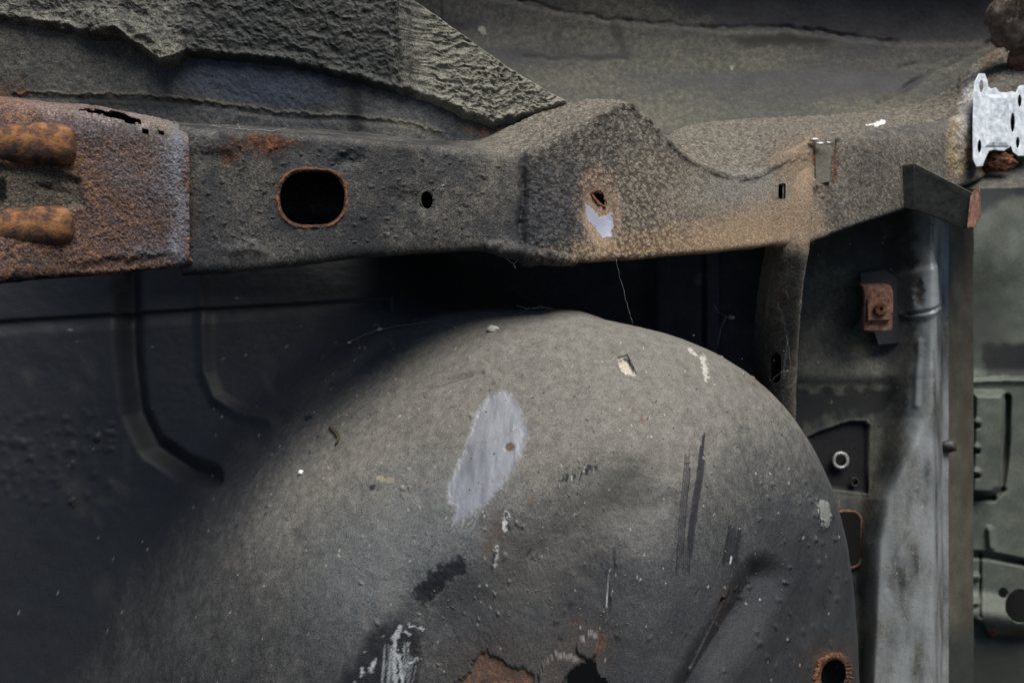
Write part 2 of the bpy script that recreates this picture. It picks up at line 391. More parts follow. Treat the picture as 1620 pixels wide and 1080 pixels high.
def plate(name, outline, holes, d, th, mat, parent, bev=.0006, label=None, rough=0, sub=0):
    """solid plate from an outline with holes; d = depth or function of (x, y)"""
    cu = bpy.data.curves.new('c', 'CURVE'); cu.dimensions = '2D'; cu.fill_mode = 'BOTH'
    for pts in [outline] + holes:
        s = cu.splines.new('POLY'); s.points.add(len(pts) - 1); s.use_cyclic_u = True
        for q, (x, y) in zip(s.points, pts): q.co = (x / 1000, -y / 1000, 0, 1)
    s0 = th; cu.extrude = .004; cu.bevel_depth = .0012; cu.bevel_resolution = 1
    o = bpy.data.objects.new('tmp', cu); col.objects.link(o); bpy.context.view_layer.update()
    me = bpy.data.meshes.new_from_object(o); bpy.data.objects.remove(o); bpy.data.curves.remove(cu)
    n = len(me.vertices); co = np.empty(n * 3, np.float32); me.vertices.foreach_get('co', co); co = co.reshape(-1, 3).astype(float)
    x, y = co[:, 0] * 1000, -co[:, 1] * 1000; z = co[:, 2] / .0052
    D = d(x, y) if callable(d) else np.full(n, float(d))
    W = P(x, y, D - z * th / 2 + th / 2)
    if rough: W += fbm(W, 400, 3)[:, None] * rough * -FWD
    me.vertices.foreach_set('co', W.astype(np.float32).ravel()); me.update()
    return link(name, me, mat, parent, label)
def circ(cx, cy, rx, ry, n=20, ang=0):
    c, s = math.cos(R(ang)), math.sin(R(ang))
    return [(cx + rx * math.cos(a) * c - ry * math.sin(a) * s, cy + rx * math.cos(a) * s + ry * math.sin(a) * c) for a in [2 * math.pi * k / n for k in range(n)]]
def rrect(x0, y0, x1, y1, r, n=6):
    o = []
    for cx, cy, a0 in ((x1 - r, y1 - r, 0), (x0 + r, y1 - r, 90), (x0 + r, y0 + r, 180), (x1 - r, y0 + r, 270)):
        o += [(cx + r * math.cos(R(a0 + 90 * k / n)), cy + r * math.sin(R(a0 + 90 * k / n))) for k in range(n + 1)]
    return o

BODY = root('car_body', 'stripped underside of a rusty car body with its frame rail above the dusty wheel arch', 'car body', tuple(P(810, 1100, .8)))

# ================================================================== WHEEL ARCH with the wall it is pressed from
ctrl = [
 [(-120,1220,.73),(-20,1215,.735),(60,1200,.735),(120,1200,.705),(225,1195,.630),(375,1190,.567),(555,1180,.515),(700,1180,.49),(740,1260,.48)],
 [(-120,930,.735),(0,945,.74),(130,955,.74),(180,950,.71),(262,955,.635),(400,972,.570),(590,1020,.515),(720,1100,.49),(760,1260,.48)],
 [(-120,640,.74),(70,690,.75),(225,760,.75),(270,780,.72),(345,812,.640),(465,858,.571),(640,945,.515),(755,1070,.49),(800,1260,.48)],
 [(-120,370,.74),(200,470,.76),(375,610,.765),(418,636,.735),(468,685,.650),(560,762,.575),(705,865,.512),(805,1040,.485),(840,1260,.48)],
 [(350,360,.77),(480,430,.785),(580,500,.79),(600,527,.725),(648,585,.635),(712,680,.562),(795,800,.508),(850,1020,.485),(870,1260,.48)],
 [(680,350,.86),(710,420,.86),(745,478,.83),(750,480,.665),(790,535,.61),(832,640,.552),(875,770,.507),(898,1010,.485),(900,1260,.48)],
 [(935,560,1.0),(932,540,.98),(930,520,.90),(925,478,.635),(948,535,.590),(965,630,.546),(968,755,.502),(955,1000,.485),(930,1260,.48)],
 [(1110,620,1.01),(1110,600,1.0),(1112,580,.92),(1138,522,.635),(1120,575,.592),(1085,650,.550),(1052,765,.508),(1005,1000,.486),(960,1260,.48)],
 [(1262,610,1.0),(1250,635,.985),(1225,670,.90),(1274,632,.665),(1250,690,.615),(1195,745,.567),(1132,825,.522),(1052,1020,.488),(985,1260,.48)],
 [(1318,775,1.0),(1314,785,.985),(1300,800,.90),(1346,790,.69),(1320,820,.64),(1258,855,.587),(1182,905,.537),(1082,1050,.495),(1005,1270,.48)],
 [(1345,940,1.0),(1342,945,.985),(1328,950,.90),(1370,944,.715),(1343,960,.66),(1285,975,.60),(1202,1000,.55),(1100,1090,.505),(1025,1290,.485)],
 [(1346,1200,1.0),(1344,1200,.985),(1330,1200,.90),(1374,1200,.73),(1346,1200,.675),(1290,1200,.612),(1205,1200,.56),(1120,1200,.515),(1045,1300,.49)],
]
W = bsurf(ctrl, 800, 720)
U, V, D = UVD(W); n = normals(W)
AU, AV, AD = U.copy(), V.copy(), D.copy()
def ad(x, y):
    x = np.atleast_1d(x); y = np.atleast_1d(y)
    o = [AD.ravel()[np.argmin((AU - a) ** 2 + (AV - b) ** 2 + np.where(AD > .86, 1e6, 0))] for a, b in zip(x, y)]
    return np.array(o) if len(o) > 1 else o[0]
m = Msk(U, V); mr = Msk(U, V, W, 14, 130); mf = Msk(U, V, W, 6, 260)
h = np.zeros(U.shape)
h += .0014 * fbm(W, 24, 3) + .0003 * fbm(W, 160, 3)                     # beaten sheet + underseal texture
crown = sm(.76, .62, D) * sm(300, 520, U)
h += .00018 * ridged(W, 240, 2) * crown
# pressed grooves and ridge of the wall
h -= .016 * m.cap([(200, 400), (204, 560), (214, 650), (240, 705), (290, 738), (330, 752)], 13, 30)
h += .007 * m.cap([(318, 430), (325, 590), (342, 630), (380, 655), (430, 668)], 6, 26)
h -= .003 * sm(0, 6, V - (505 - U * .06)) * (1 - sm(6, 30, V - (505 - U * .06))) * (U < 620)
# recess of the lower face and the long dent
rec = m.pol([(520, 1180), (610, 1010), (668, 945), (745, 905), (800, 850), (880, 790), (950, 750), (1010, 745), (1030, 800), (1000, 880), (990, 960), (985, 1180)], 120)
h -= .010 * rec
h -= .012 * m.cap([(1208, 915), (1180, 965), (1120, 1060), (1050, 1180)], 18, 62)
h -= .006 * m.cap([(1145, 950), (1105, 1060)], 3, 6)

h += .006 * m.ell(905, 488, 50, 13, 6, .6)                                # swelling on top of the crown
h -= .002 * m.cap([(672, 615), (720, 597), (762, 590)], 3, 8)
h -= .0028 * mf.pol([(980, 566), (998, 570), (1003, 590), (990, 592), (978, 580)], 3)
h -= .0015 * mf.cap([(1110, 562), (1119, 598)], 4, 4)
h += .0022 * mf.ell(1300, 812, 13, 24, 0, .5)
for k in range(60):                                                        # blisters and crumbs stuck in the underseal
    x, y = rng.uniform(1180, 1345), rng.uniform(760, 1080); r_ = rng.uniform(1.5, 4)
    h += .0012 * mf.ell(x, y, r_, r_, 0, .6)
for k in range(90):
    x, y = rng.uniform(350, 1200), rng.uniform(560, 1080); r_ = rng.uniform(1.2, 3.2)
    h += .0010 * mf.ell(x, y, r_, r_ * rng.uniform(.7, 1.5), rng.uniform(0, 90), .6)
rustlow = mr.pol([(748, 1048), (765, 1030), (775, 1045), (800, 1058), (835, 1070), (850, 1100), (700, 1100)], 4)
bare = [(772, 626), (800, 619), (820, 640), (836, 684), (828, 706), (812, 742), (792, 770), (762, 800), (724, 826), (714, 822), (724, 806), (710, 792), (712, 766), (722, 742), (738, 706), (750, 664)]
bm_ = np.clip(mf.pol(bare, 16) * (1.1 + .5 * fbm(W, 90, 3, aniso=(3, .6, .6))), 0, 1); h *= 1 - .85 * bm_; h -= .0007 * bm_
flk = mf.pol([(915, 1020), (935, 1005), (950, 1012), (948, 1040), (935, 1050), (912, 1035)], 3)
flk2 = mf.pol([(858, 1056), (880, 1040), (925, 1052), (900, 1072), (885, 1095), (850, 1095)], 3)
h += .003 * flk + .003 * flk2 - .002 * rustlow
W = W + n * h[..., None]
p = Paint(U.shape)
up = (n @ np.array([0, 0, 1.0]))
dn = fbm(W, 14, 4)
p.dust = np.clip(.08 + .78 * sm(.18, .80, up) + .42 * dn, 0, 1.2)
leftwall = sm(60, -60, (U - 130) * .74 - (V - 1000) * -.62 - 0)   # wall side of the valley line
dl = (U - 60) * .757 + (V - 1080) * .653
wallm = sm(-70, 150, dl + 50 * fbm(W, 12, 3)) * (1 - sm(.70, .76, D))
p.dust = (p.dust + .08) * (.10 + .90 * wallm)  # dust fades leftward, putting shade on the wall and shoulder
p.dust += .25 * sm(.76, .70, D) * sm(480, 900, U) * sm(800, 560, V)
p.dust *= 1 - .35 * rec; p.dust *= 1 - .5 * sm(680, 1000, V) * sm(640, 520, U)  # recess shade put in by thinner dust; lower left thinned too
p.add(.45 * mr.ell(985, 775, 62, 38, -35, .9), (.035, .034, .028)); p.add(.4 * mr.ell(860, 900, 120, 60, -35, .9), (.055, .050, .042))  # dark olive tints paint the shade of the recess deeper
p.dust *= 1 - .6 * sm(1040, 1240, U) * sm(600, 820, V)  # dust thinned to paint in the shade of the right side
p.dust *= 1 - .8 * sm(700, 940, V) * sm(590, 740, U)  # lower face shade likewise put in by thinner dust
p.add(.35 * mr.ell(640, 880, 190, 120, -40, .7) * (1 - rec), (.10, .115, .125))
# painted shade of the wall, dark tar smear with a painted shadow, tyre rubs and scratches
p.add(.75 * (1 - wallm) * (1 - rec), (.017, .019, .023))  # dark tint grades in the shade of wall and left shoulder
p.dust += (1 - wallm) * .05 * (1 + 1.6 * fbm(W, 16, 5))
mf = Msk(U, V, W, 7, 420)
TAR = (.012, .012, .016)
mt = Msk(U, V, W, 16, 260)
p.add(1.0 * mt.cap([(664, 940), (690, 915), (722, 893)], 13, 10), (.009, .009, .013))
p.add(.4 * mf.cap([(588, 1010), (640, 965), (655, 955)], 10, 30), TAR)  # soft shadow beside the smear, painted in the tar colour
p.add(mr.pol([(520, 1100), (580, 1010), (620, 985), (660, 990), (650, 1100)], 26) * .65, TAR)
def scratches(x0, y0, x1, y1, wid, cnt, c, a=.9, w_=.9):
    for k in range(cnt):
        o = (k / (max(1, cnt - 1)) - .5) * wid; t0, t1 = rng.uniform(0, .25), rng.uniform(.75, 1)
        L = math.hypot(x1 - x0, y1 - y0); nx, ny = (y1 - y0) / L, -(x1 - x0) / L
        q = lambda t: (x0 + (x1 - x0) * t + nx * o, y0 + (y1 - y0) * t + ny * o)
        p.add(a * rng.uniform(.8, 1) * m.cap([q(t0), q((t0 + t1) / 2 + .0), q(t1)], w_ * rng.uniform(.7, 1.6), 2.6), c)
scratches(1115, 685, 1086, 908, 9, 5, TAR); scratches(1090, 700, 1074, 900, 9, 4, TAR, .8); scratches(1082, 850, 1080, 912, 20, 7, TAR, .8)
scratches(1165, 830, 1153, 898, 20, 9, TAR)
scratches(1158, 880, 1156, 892, 1, 1, (.5, .5, .5)); scratches(967, 905, 963, 965, 1, 1, (.4, .42, .42)); scratches(963, 900, 969, 975, 3, 2, TAR); scratches(975, 865, 978, 905, 3, 2, TAR)
for k in range(11):
    x = 884 + k * 6 + rng.uniform(-2, 2); y = 763 - k * 3 + rng.uniform(-6, 6); L = rng.uniform(6, 22)
    scratches(x + L * .3, y - L * .5, x, y + L * .5, 1, 1, TAR, .95, 1.3)
    if k % 3 == 0: scratches(x + 3, y - 4, x + 2, y + 6, 1, 1, (.42, .40, .36), .8, .6)
scratches(838, 865, 828, 880, 3, 2, TAR)
scratches(672, 616, 762, 588, 2, 2, (.05, .047, .042), .6)
for k in range(70):
    x, y = rng.uniform(1070, 1290), rng.uniform(620, 760); L = rng.uniform(3, 9)
    scratches(x, y, x - L * .2, y + L, 1, 1, (.03, .03, .033), .5, .7)
# white scrape lower left
for (a, b, wd) in (((628, 992), (617, 1012), 5), ((617, 1012), (613, 1095), 4), ((640, 990), (660, 997), 2), ((634, 1000), (640, 1004), 3), ((622, 1040), (626, 1100), 3), ((637, 1018), (636, 1035), 1), ((631, 1018), (630, 1034), 1), ((568, 1060), (566, 1070), 3), ((588, 1045), (580, 1064), 3), ((630, 1060), (650, 1045), 1.5)):
    p.add(mf.cap([a, b], wd * .75, 2.5), (.34, .36, .37))
for k in range(26):
    x = rng.uniform(592, 640); p.add(.35 * m.cap([(x + 8, rng.uniform(1020, 1060)), (x, rng.uniform(1075, 1095))], .7, 1.5), (.33, .36, .37))
# bare patch rubbed back to the metal
bare = [(772, 626), (800, 619), (820, 640), (836, 684), (828, 706), (812, 742), (792, 770), (762, 800), (724, 826), (714, 822), (724, 806), (710, 792), (712, 766), (722, 742), (738, 706), (750, 664)]
for k in range(14):
    x, y = rng.uniform(715, 760), rng.uniform(790, 835); p.add(.6 * m.cap([(x, y), (x - rng.uniform(3, 12), y + rng.uniform(6, 22))], .6, 1.4), (.20, .20, .21))
for k in range(30):
    x = rng.uniform(712, 835); y = rng.uniform(620, 820); p.add(.45 * m.cap([(x, y), (x + rng.uniform(6, 16), y - rng.uniform(10, 30))], .5, 1.3), (.19, .19, .20))
p.metal = bm_ * (.86 + .25 * fbm(W, 300, 2)); p.dust *= 1 - .8 * bm_
p.metal *= 1 - m.ell(806, 706, 8, 7, 0, .5); p.tm *= 1 - bm_ * .9; p.metal *= 1 - .34 * m.cap([(735, 712), (830, 672)], 6, 14) - .12 * m.cap([(745, 672), (830, 640)], 4, 10) - .30 * m.cap([(722, 790), (800, 750)], 6, 14)  # diagonal highlight bands put into the metal mask
# brown staining round the rust
mq = Msk(U, V, W, 16, 180)
for (x, y, rx, ry) in ((780, 1060, 95, 50), (930, 1030, 55, 55), (1318, 1058, 60, 52), (782, 850, 26, 46), (1150, 965, 22, 46), (1210, 600, 40, 20)):
    p.add(.34 * mq.ell(x, y, rx, ry, 0, .9), (.060, .045, .035))
# rust spots and chips
for (x, y, rx, ry, a) in ((806, 706, 9, 7, 0), (782, 838, 9, 15, 20), (770, 868, 6, 18, 15), (1015, 662, 5, 8, -20), (1003, 650, 4, 5, 0), (838, 788, 7, 5, 0), (612, 760, 14, 5, 15), (912, 990, 10, 8, 0), (1150, 955, 8, 26, 28), (1135, 990, 4, 26, 28), (958, 1022, 6, 20, 20), (1302, 1035, 26, 12, -30), (1215, 605, 16, 5, 45), (1188, 575, 14, 4, 35), (1340, 1045, 8, 22, -20)):
    p.rust = np.maximum(p.rust, .47 * mf.ell(x, y, rx, ry, a, .6))
p.rust = np.maximum(p.rust, .62 * rustlow); p.rust = np.maximum(p.rust, .22 * flk2)
p.rust = np.maximum(p.rust, .75 * mf.cap([(952, 1010), (945, 1045)], 6, 4))
for (a, b, wd, c) in (((800, 812), (797, 835), 4, (.45, .46, .44)), ((799, 812), (803, 838), 2.5, TAR), ((783, 862), (778, 895), 2, (.3, .3, .3)), ((780, 870), (774, 900), 2.2, TAR), ((984, 572), (998, 588), 6.5, (.36, .33, .27)), ((1112, 565), (1118, 598), 4, (.34, .33, .29)), ((1090, 552), (1100, 562), 2, (.4, .38, .34)), ((1212, 602), (1216, 608), 3, (.6, .58, .52)), ((1300, 800), (1303, 825), 9, (.17, .18, .17)), ((620, 760), (600, 756), 4, (.24, .21, .17))):
    p.add(mf.cap([a, b], wd, 2.5) * .95, c)
p.add(.9 * m.cap([(978, 566), (992, 562), (1006, 590)], 1.2, 1.5), TAR); p.add(.8 * mf.cap([(1158, 935), (1128, 1000), (1098, 1078)], 3, 4), TAR)
for (x, y) in ((905, 960), (893, 975), (920, 948), (880, 990), (590, 770), (486, 660), (980, 1012), (888, 1015)): p.add(.9 * mf.ell(x, y, 5, 4, 0, .5), TAR)
for k in range(320):                                                     # tiny pale and dark flecks
    x, y = rng.uniform(300, 1340), rng.uniform(540, 1080); L = rng.uniform(1, 3)
    p.add(.8 * m.cap([(x, y), (x + rng.uniform(-L, L), y + L)], .8, 1.4), (.34, .32, .28) if rng.random() < .5 else TAR)
for k in range(16):
    x, y = rng.uniform(30, 470), rng.uniform(560, 1000); p.add(.4 * mf.ell(x, y, rng.uniform(10, 24), rng.uniform(6, 16), rng.uniform(0, 90), .8), (.05, .05, .046))
for k in range(40):
    x, y = rng.uniform(0, 480), rng.uniform(470, 1060); r_ = rng.uniform(.6, 1.5); p.add(rng.uniform(.3, .9) * m.ell(x, y, r_, r_, 0, .8), (.30, .31, .31))
for k in range(90):
    x, y = rng.uniform(-30, 180), rng.uniform(650, 800)
    W = W + (n * (.0009 * mf.ell(x, y, rng.uniform(3, 8), rng.uniform(3, 7), 0, .6))[..., None])
HOLE = circ(1318, 1068, 21, 27, 28, 12)
HOLE2 = [(900, 1100), (896, 1076), (915, 1062), (930, 1052), (944, 1052), (950, 1072), (985, 1100), (980, 1160), (900, 1160)]
hole = (m.sd(HOLE) < -1) | (mf.sd(HOLE2) < -1)
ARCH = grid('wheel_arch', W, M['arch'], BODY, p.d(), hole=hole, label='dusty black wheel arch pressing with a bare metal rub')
hole_ring('hole_rim', HOLE, ad, .022, 10, M['rust'], ARCH, lip=.003, label='flaking rusty hole rim')

# ================================================================== DARK WALL behind the arch
def heightfield(x0, x1, y0, y1, step, f):
    xs = np.arange(x0, x1 + step, step); ys = np.arange(y0, y1 + step, step)
    X, Y = np.meshgrid(xs, ys); X = X.astype(float); Y = Y.astype(float)
    return X, Y, P(X, Y, f(X, Y))
def fw(x, y):
    d = 1.02 + 0 * x
    d = d - .015 * sm(1030, 1040, x) * (1 - sm(1050, 1056, x)) + .012 * sm(1108, 1111, x) * (1 - sm(1113, 1117, x)) + .03 * sm(1136, 1142, x)
    return d
X, Y, W = heightfield(560, 1330, 330, 700, 3, fw)
p = Paint(X.shape); m = Msk(X, Y, W, 8, 60)
p.dust = .25 * sm(1136, 1120, X) * sm(380, 520, Y) + .6 * m.ell(1020, 480, 30, 40, 0, .6)
p.add(.6 * m.ell(1110, 440, 8, 14, 30, .5), (.10, .10, .10))
grid('inner_wall', W, M['wall'], BODY, p.d(), label='dark inner wall panel behind the wheel arch')

# ================================================================== SIDE PANEL and the thick underseal on it
EDGE = [(640, -5), (680, 22), (740, 65), (800, 108), (850, 138), (893, 163)]
def yt(x): return np.where(x < 630, -70.0, np.interp(x, [600, 630] + [e[0] for e in EDGE], [-70, -14] + [e[1] for e in EDGE]))
def fs(x, y):
    d = .612 + .055 * x / 640 + (y - 210) * .00006
    return d + np.where(x > 640, (x - 640) / 250 * .07, 0) + .0
nu_, nv_ = 620, 190
xs = np.linspace(-90, 894, nu_); X = np.repeat(xs[:, None], nv_, 1); T = np.linspace(0, 1, nv_)[None, :]
Yt = yt(X); Yb = np.interp(X, [-90, 300, 560, 700, 800, 894], [230, 240, 255, 262, 262, 178])
Y = Yt + (Yb - Yt) * T; W = P(X, Y, fs(X, Y)); n = normals(W); m = Msk(X, Y); mf = Msk(X, Y, W, 8, 130)
h = .0012 * fbm(W, 45, 3) + .0007 * fbm(W, 260, 3)
seam = [(20, 146), (120, 148), (230, 150), (330, 160), (450, 178), (560, 182), (640, 192), (700, 212)]
h += .0013 * mf.cap(seam, 1.2, 4); h -= .001 * m.cap([(x, y + 8) for x, y in seam], 2, 12)
h += .005 * mf.ell(635, 225, 50, 30, 20, .9)
W = W + n * h[..., None]
p = Paint(X.shape); p.dust = .27 + .3 * sm(330, 100, X) * sm(200, 100, Y) + .3 * fbm(W, 30, 4) + .35 * mf.ell(640, 215, 60, 25, 15, .6)
p.dust += .35 * m.cap(seam, 4, 5) - .3 * mf.ell(420, 130, 120, 35, 8, .7)
p.rust = .42 * mf.ell(15, 140, 40, 25, 0, .8) + .5 * mf.ell(775, 208, 45, 14, 10, .7) + .3 * m.cap(seam[:5], 3, 4)
p.add(.8 * mf.ell(400, 132, 110, 28, 8, .7), (.034, .043, .062))
p.add(.7 * m.cap([(560, 110), (565, 230)], 12, 20), (.02, .02, .022)); p.add(.6 * m.cap([(130, 160), (300, 165)], 9, 14), (.02, .02, .02))
# fold the free diagonal edge back so it has depth
back = W[:, :1] + (FWD * .09)[None, None]; Wc = np.concatenate([back, W], 1)
att = {k: np.concatenate([v[:, :1], v], 1) for k, v in p.d().items()}
SIDE = grid('side_panel', Wc, M['side'], BODY, att, label='blue-black side panel above the rail')
# underseal layer
LOW = [(-90, 34), (0, 36), (60, 44), (120, 55), (160, 66), (195, 62), (215, 82), (235, 92), (262, 112), (285, 104), (300, 92), (360, 96), (430, 102), (500, 116), (560, 130), (600, 142), (640, 152), (690, 166), (730, 186), (760, 196), (775, 203), (800, 196), (840, 186), (870, 176), (895, 166)]
nu_, nv_ = 980, 230
xs = np.linspace(-90, 893.5, nu_); yb = np.interp(xs, [a for a, b in LOW], [b for a, b in LOW])
yb = yb + 5 * fbm(np.stack([xs * .05, 0 * xs, 0 * xs], 1), 1, 4) 
yb = np.maximum(yb, yt(xs) + 2)
X = np.repeat(xs[:, None], nv_, 1); T = np.linspace(0, 1, nv_)[None, :]
Y = yt(X) - 2 + (yb[:, None] - yt(X) + 2) * T
eb = (yb[:, None] - Y); ed = np.where(X > 630, Y - yt(X) + 2, 99)
prof = np.sin(np.clip(eb / 13, 0, 1) * 1.5708); prof2 = np.sqrt(np.clip(ed / 5, 0, 1))
W0 = P(X, Y, fs(X, Y)); m = Msk(X, Y); mf = Msk(X, Y, W0, 12, 90)
thk = .0042 + .0014 * fbm(W0, 40, 3)
leftp = sm(655, 625, X)
q = W0 + .004 * fbm(W0, 70, 2)[..., None]
rel = leftp * (.0014 * ridged(q, 50, 2, aniso=(.7, 1.0, 1.6)) + .0012 * ridged(q, 120, 3, off=2) + .0010 * fbm(W0, 220, 3))
curl = .0028 * ridged(q, 75, 3, off=4, aniso=(.55, .8, 2.1)) * sm(640, 700, X) + .0034 * ridged(q, 130, 2, off=8) * mf.pol([(690, 130), (780, 90), (870, 150), (880, 175), (780, 205), (700, 170)], 30)
curl += .0006 * fbm(W0, 300, 3)
Bq = np.stack([X * .014, (Y - X * .22 + 10 * fbm(W0, 30, 2)) * .13, 0 * X], -1)
curl = .75 * curl + .0009 * ridged(Bq, .7, 3) * (1 - .6 * sm(740, 800, X))
rel += (1 - leftp) * curl
lump = .008 * mf.ell(215, 60, 60, 22, 25, .8) + .006 * mf.ell(262, 96, 26, 16, 0, .7) + .004 * mf.ell(165, 45, 30, 18, 0, .7)
lump += .005 * mf.ell(285, 60, 40, 30, 0, .8)
lump += .003 * m.cap([(628, 0), (636, 80), (640, 150)], 6, 14)
zr = prof * prof2 * (thk + rel + lump) + .0004 + prof * (1 - prof) * .008 * fbm(W0, 170, 3)
zr += .0022 * np.exp(-((eb - 9) / 7) ** 2) * (1 + fbm(W0, 60, 3))
nn = normals(W0); W = W0 + nn * zr[..., None]
p = Paint(X.shape); p.dust = .20 + .9 * (rel / .003) * .42 + .3 * fbm(W0, 18, 4) + .35 * sm(640, 660, X) + .15 * np.exp(-((eb - 8) / 6) ** 2)
p.dust -= .42 * sm(280, 310, X) * (1 - sm(600, 640, X)); p.dust += .22 * sm(645, 665, X); p.rust = .0 * X
W = np.concatenate([W0[:, :1] + (FWD * .06)[None, None], W, W0[:, -1:] + (FWD * .004)[None, None]], 1)
att = {k: np.concatenate([v[:, :1], v, v[:, -1:]], 1) for k, v in p.d().items()}
grid('underseal_layer', W, M['seal'], BODY, att, label='thick brushed-on grey underseal with a ragged lower edge')

# ================================================================== FLOOR UNDERSIDE (upper right)
def ff(x, y):
    t = (200 - y)
    d = 1.02 + .0007 * t - .0000024 * t * t - .04 * sm(1200, 1620, x)
    return d
X, Y, W = heightfield(600, 1720, -80, 300, 2.4, ff)
n = normals(W); m = Msk(X, Y); mf = Msk(X, Y, W, 14, 40)
h = .004 * fbm(W, 9, 3) + .0004 * fbm(W, 200, 3)
sl_ = [(760, -12), (850, 8), (960, 30), (1060, 38), (1160, 46), (1250, 44), (1330, 56), (1420, 66)]
lw = 1 + 2.2 * fbm(W, 25, 3)
mw = Msk(X, Y, W, 9, 30)
h -= .0028 * lw * mw.cap(sl_, 1, 6) - .004 * sm(0, 12, Y - np.interp(X, [a for a, b in sl_], [b for a, b in sl_])) * (X > 700) * 1.0
h -= .0012 * lw * mw.cap([(830, 92), (900, 96), (990, 95)], 2, 8) + .005 * lw * mw.cap([(1385, 168), (1430, 142), (1480, 112), (1540, 82), (1600, 55)], 1, 11) + .0016 * lw * mw.cap([(1420, 112), (1505, 92)], 2, 8)
h += .006 * m.pol([(1380, 190), (1480, 118), (1600, 60), (1700, 40), (1700, 240), (1400, 240)], 16)
W = W + n * h[..., None]
p = Paint(X.shape)
drk = mf.pol([(930, -90), (960, -20), (1080, 15), (1160, 38), (1260, 36), (1340, 52), (1450, 60), (1560, 62), (1720, 40), (1720, -90)], 26)
p.dust = .38 + 1.3 * fbm(W, 9, 5, aniso=(.35, 1, 2.2)) - .7 * drk + .25 * mf.ell(1130, 130, 170, 60, 5, .9) + .15 * sm(140, 190, Y)
p.add(.55 * mf.pol([(1140, 62), (1240, 56), (1330, 64), (1290, 78), (1180, 76)], 14), (.02, .021, .018))
p.add(.4 * mw.cap([(1395, 163), (1430, 142), (1480, 112), (1540, 82), (1600, 55)], 1, 5), (.014, .014, .012)); p.add(.55 * mf.cap(sl_, 1.0, 5), (.012, .012, .012)); p.add(.5 * mf.cap([(830, 90), (990, 94)], 5, 8), (.03, .03, .025)); p.add(.45 * mf.cap([(970, 40), (985, 80)], 8, 10), (.03, .03, .026)); p.add(.4 * mf.ell(880, 60, 8, 14, 0, .6), (.03, .03, .026))
p.add(.5 * mf.ell(760, 50, 7, 6, 0, .5), (.26, .26, .22)); p.add(.5 * mf.ell(1155, 108, 4, 4, 0, .5), (.3, .3, .25))
p.rust = .25 * mf.ell(880, 150, 160, 25, 5, .9) * 0 + .5 * mf.ell(1575, 100, 14, 30, 0, .6)
grid('floor_underside', W, M['far'], BODY, p.d(), label='curved grey-green floor underside with a seam line')

# ================================================================== FRAME RAIL
#  x : top-front y,d | bottom-front y,d | top-back x,y,d | top radius, bottom radius (m)
RK = [
 (200, 190, .508, 446, .51, 200, 186, .60, .006, .010),
 (280, 199, .52, 442, .52, 280, 194, .60, .006, .012),
 (420, 209, .54, 431, .54, 425, 200, .62, .006, .013),
 (560, 219, .562, 415, .562, 565, 210, .64, .006, .013),
 (700, 233, .588, 404, .585, 700, 222, .66, .006, .012),
 (760, 240, .600, 400, .597, 755, 222, .68, .006, .011),
 (815, 245, .612, 402, .607, 812, 198, .71, .006, .009),
 (850, 235, .618, 410, .612, 858, 178, .74, .006, .007),
 (880, 221, .625, 413, .619, 895, 164, .765, .005, .006),
 (925, 196, .637, 413, .63, 935, 158, .775, .004, .005),
 (960, 178, .648, 411, .64, 968, 160, .785, .003, .005),
 (990, 167, .658, 409, .648, 992, 165, .79, .003, .005),
 (1012, 182, .665, 408, .655, 1014, 180, .79, .003, .005),
 (1050, 220, .677, 404, .667, 1052, 216, .83, .003, .005),
 (1085, 250, .69, 401, .68, 1072, 205, .88, .003, .005),
 (1130, 272, .703, 398, .692, 1115, 195, .93, .004, .005),
 (1165, 279, .715, 394, .703, 1155, 191, .96, .005, .005),
 (1200, 272, .728, 390, .715, 1195, 188, .975, .006, .005),
 (1240, 246, .744, 385, .732, 1238, 186, .985, .007, .005),
 (1290, 222, .765, 378, .752, 1288, 184, .995, .007, .005),
 (1340, 214, .785, 360, .775, 1338, 181, 1.0, .012, .005),
 (1430, 208, .83, 330, .825, 1425, 168, 1.02, .030, .006),
 (1500, 196, .865, 302, .862, 1495, 140, 1.03, .030, .006),
 (1545, 165, .885, 285, .885, 1540, 98, 1.03, .020, .006),
 (1600, 130, .92, 262, .915, 1590, 70, 1.03, .015, .006),
 (1680, 120, .96, 225, .955, 1670, 60, 1.05, .015, .006)]
def rail_sections(keys, x0, x1, ns, off=0.0, nfront=190, ntop=70):
    xs = np.linspace(x0, x1, ns); K = interp(keys, xs)
    B = P(xs, K[:, 0], K[:, 1]); C = P(xs, K[:, 2], K[:, 3]); A = P(K[:, 4], K[:, 5], K[:, 6])
    DD = C + np.array([0, .075, 0.0]); rB, rC = K[:, 7:8], K[:, 8:9]
    nrm = lambda v: v / np.linalg.norm(v, axis=1)[:, None]
    def fil(Q, a, b, r, k):
        p1 = Q + nrm(a - Q) * r; p2 = Q + nrm(b - Q) * r; t = np.linspace(0, 1, k)
        return [(1-s)**2*p1 + 2*s*(1-s)*Q + s*s*p2 for s in t]
    fB = fil(B, A, C, rB, 12); fC = fil(C, B, DD, rC, 14)
    rows = [A + (fB[0] - A) * s for s in np.linspace(0, 1, ntop, endpoint=False)] + fB
    rows += [fB[-1] + (fC[0] - fB[-1]) * s for s in np.linspace(0, 1, nfront + 2)[1:-1]] + fC
    rows += [fC[-1] + (DD - fC[-1]) * s for s in (.3, .6, 1)] + [DD + (A - DD) * s for s in (.33, .66)]
    return np.stack(rows, 1), ntop
W, NT = rail_sections(RK, 284, 1680, 850)
n = normals(W, True)
if (n[:, NT + 40] @ FWD).mean() > 0: n = -n
U, V, D = UVD(W); m = Msk(U, V); mf = Msk(U, V, W, 7, 160); mr = Msk(U, V, W, 16, 90)
front = np.zeros(U.shape); front[:, NT:] = 1; top = 1 - front
front[:, NT:NT + 6] = .5
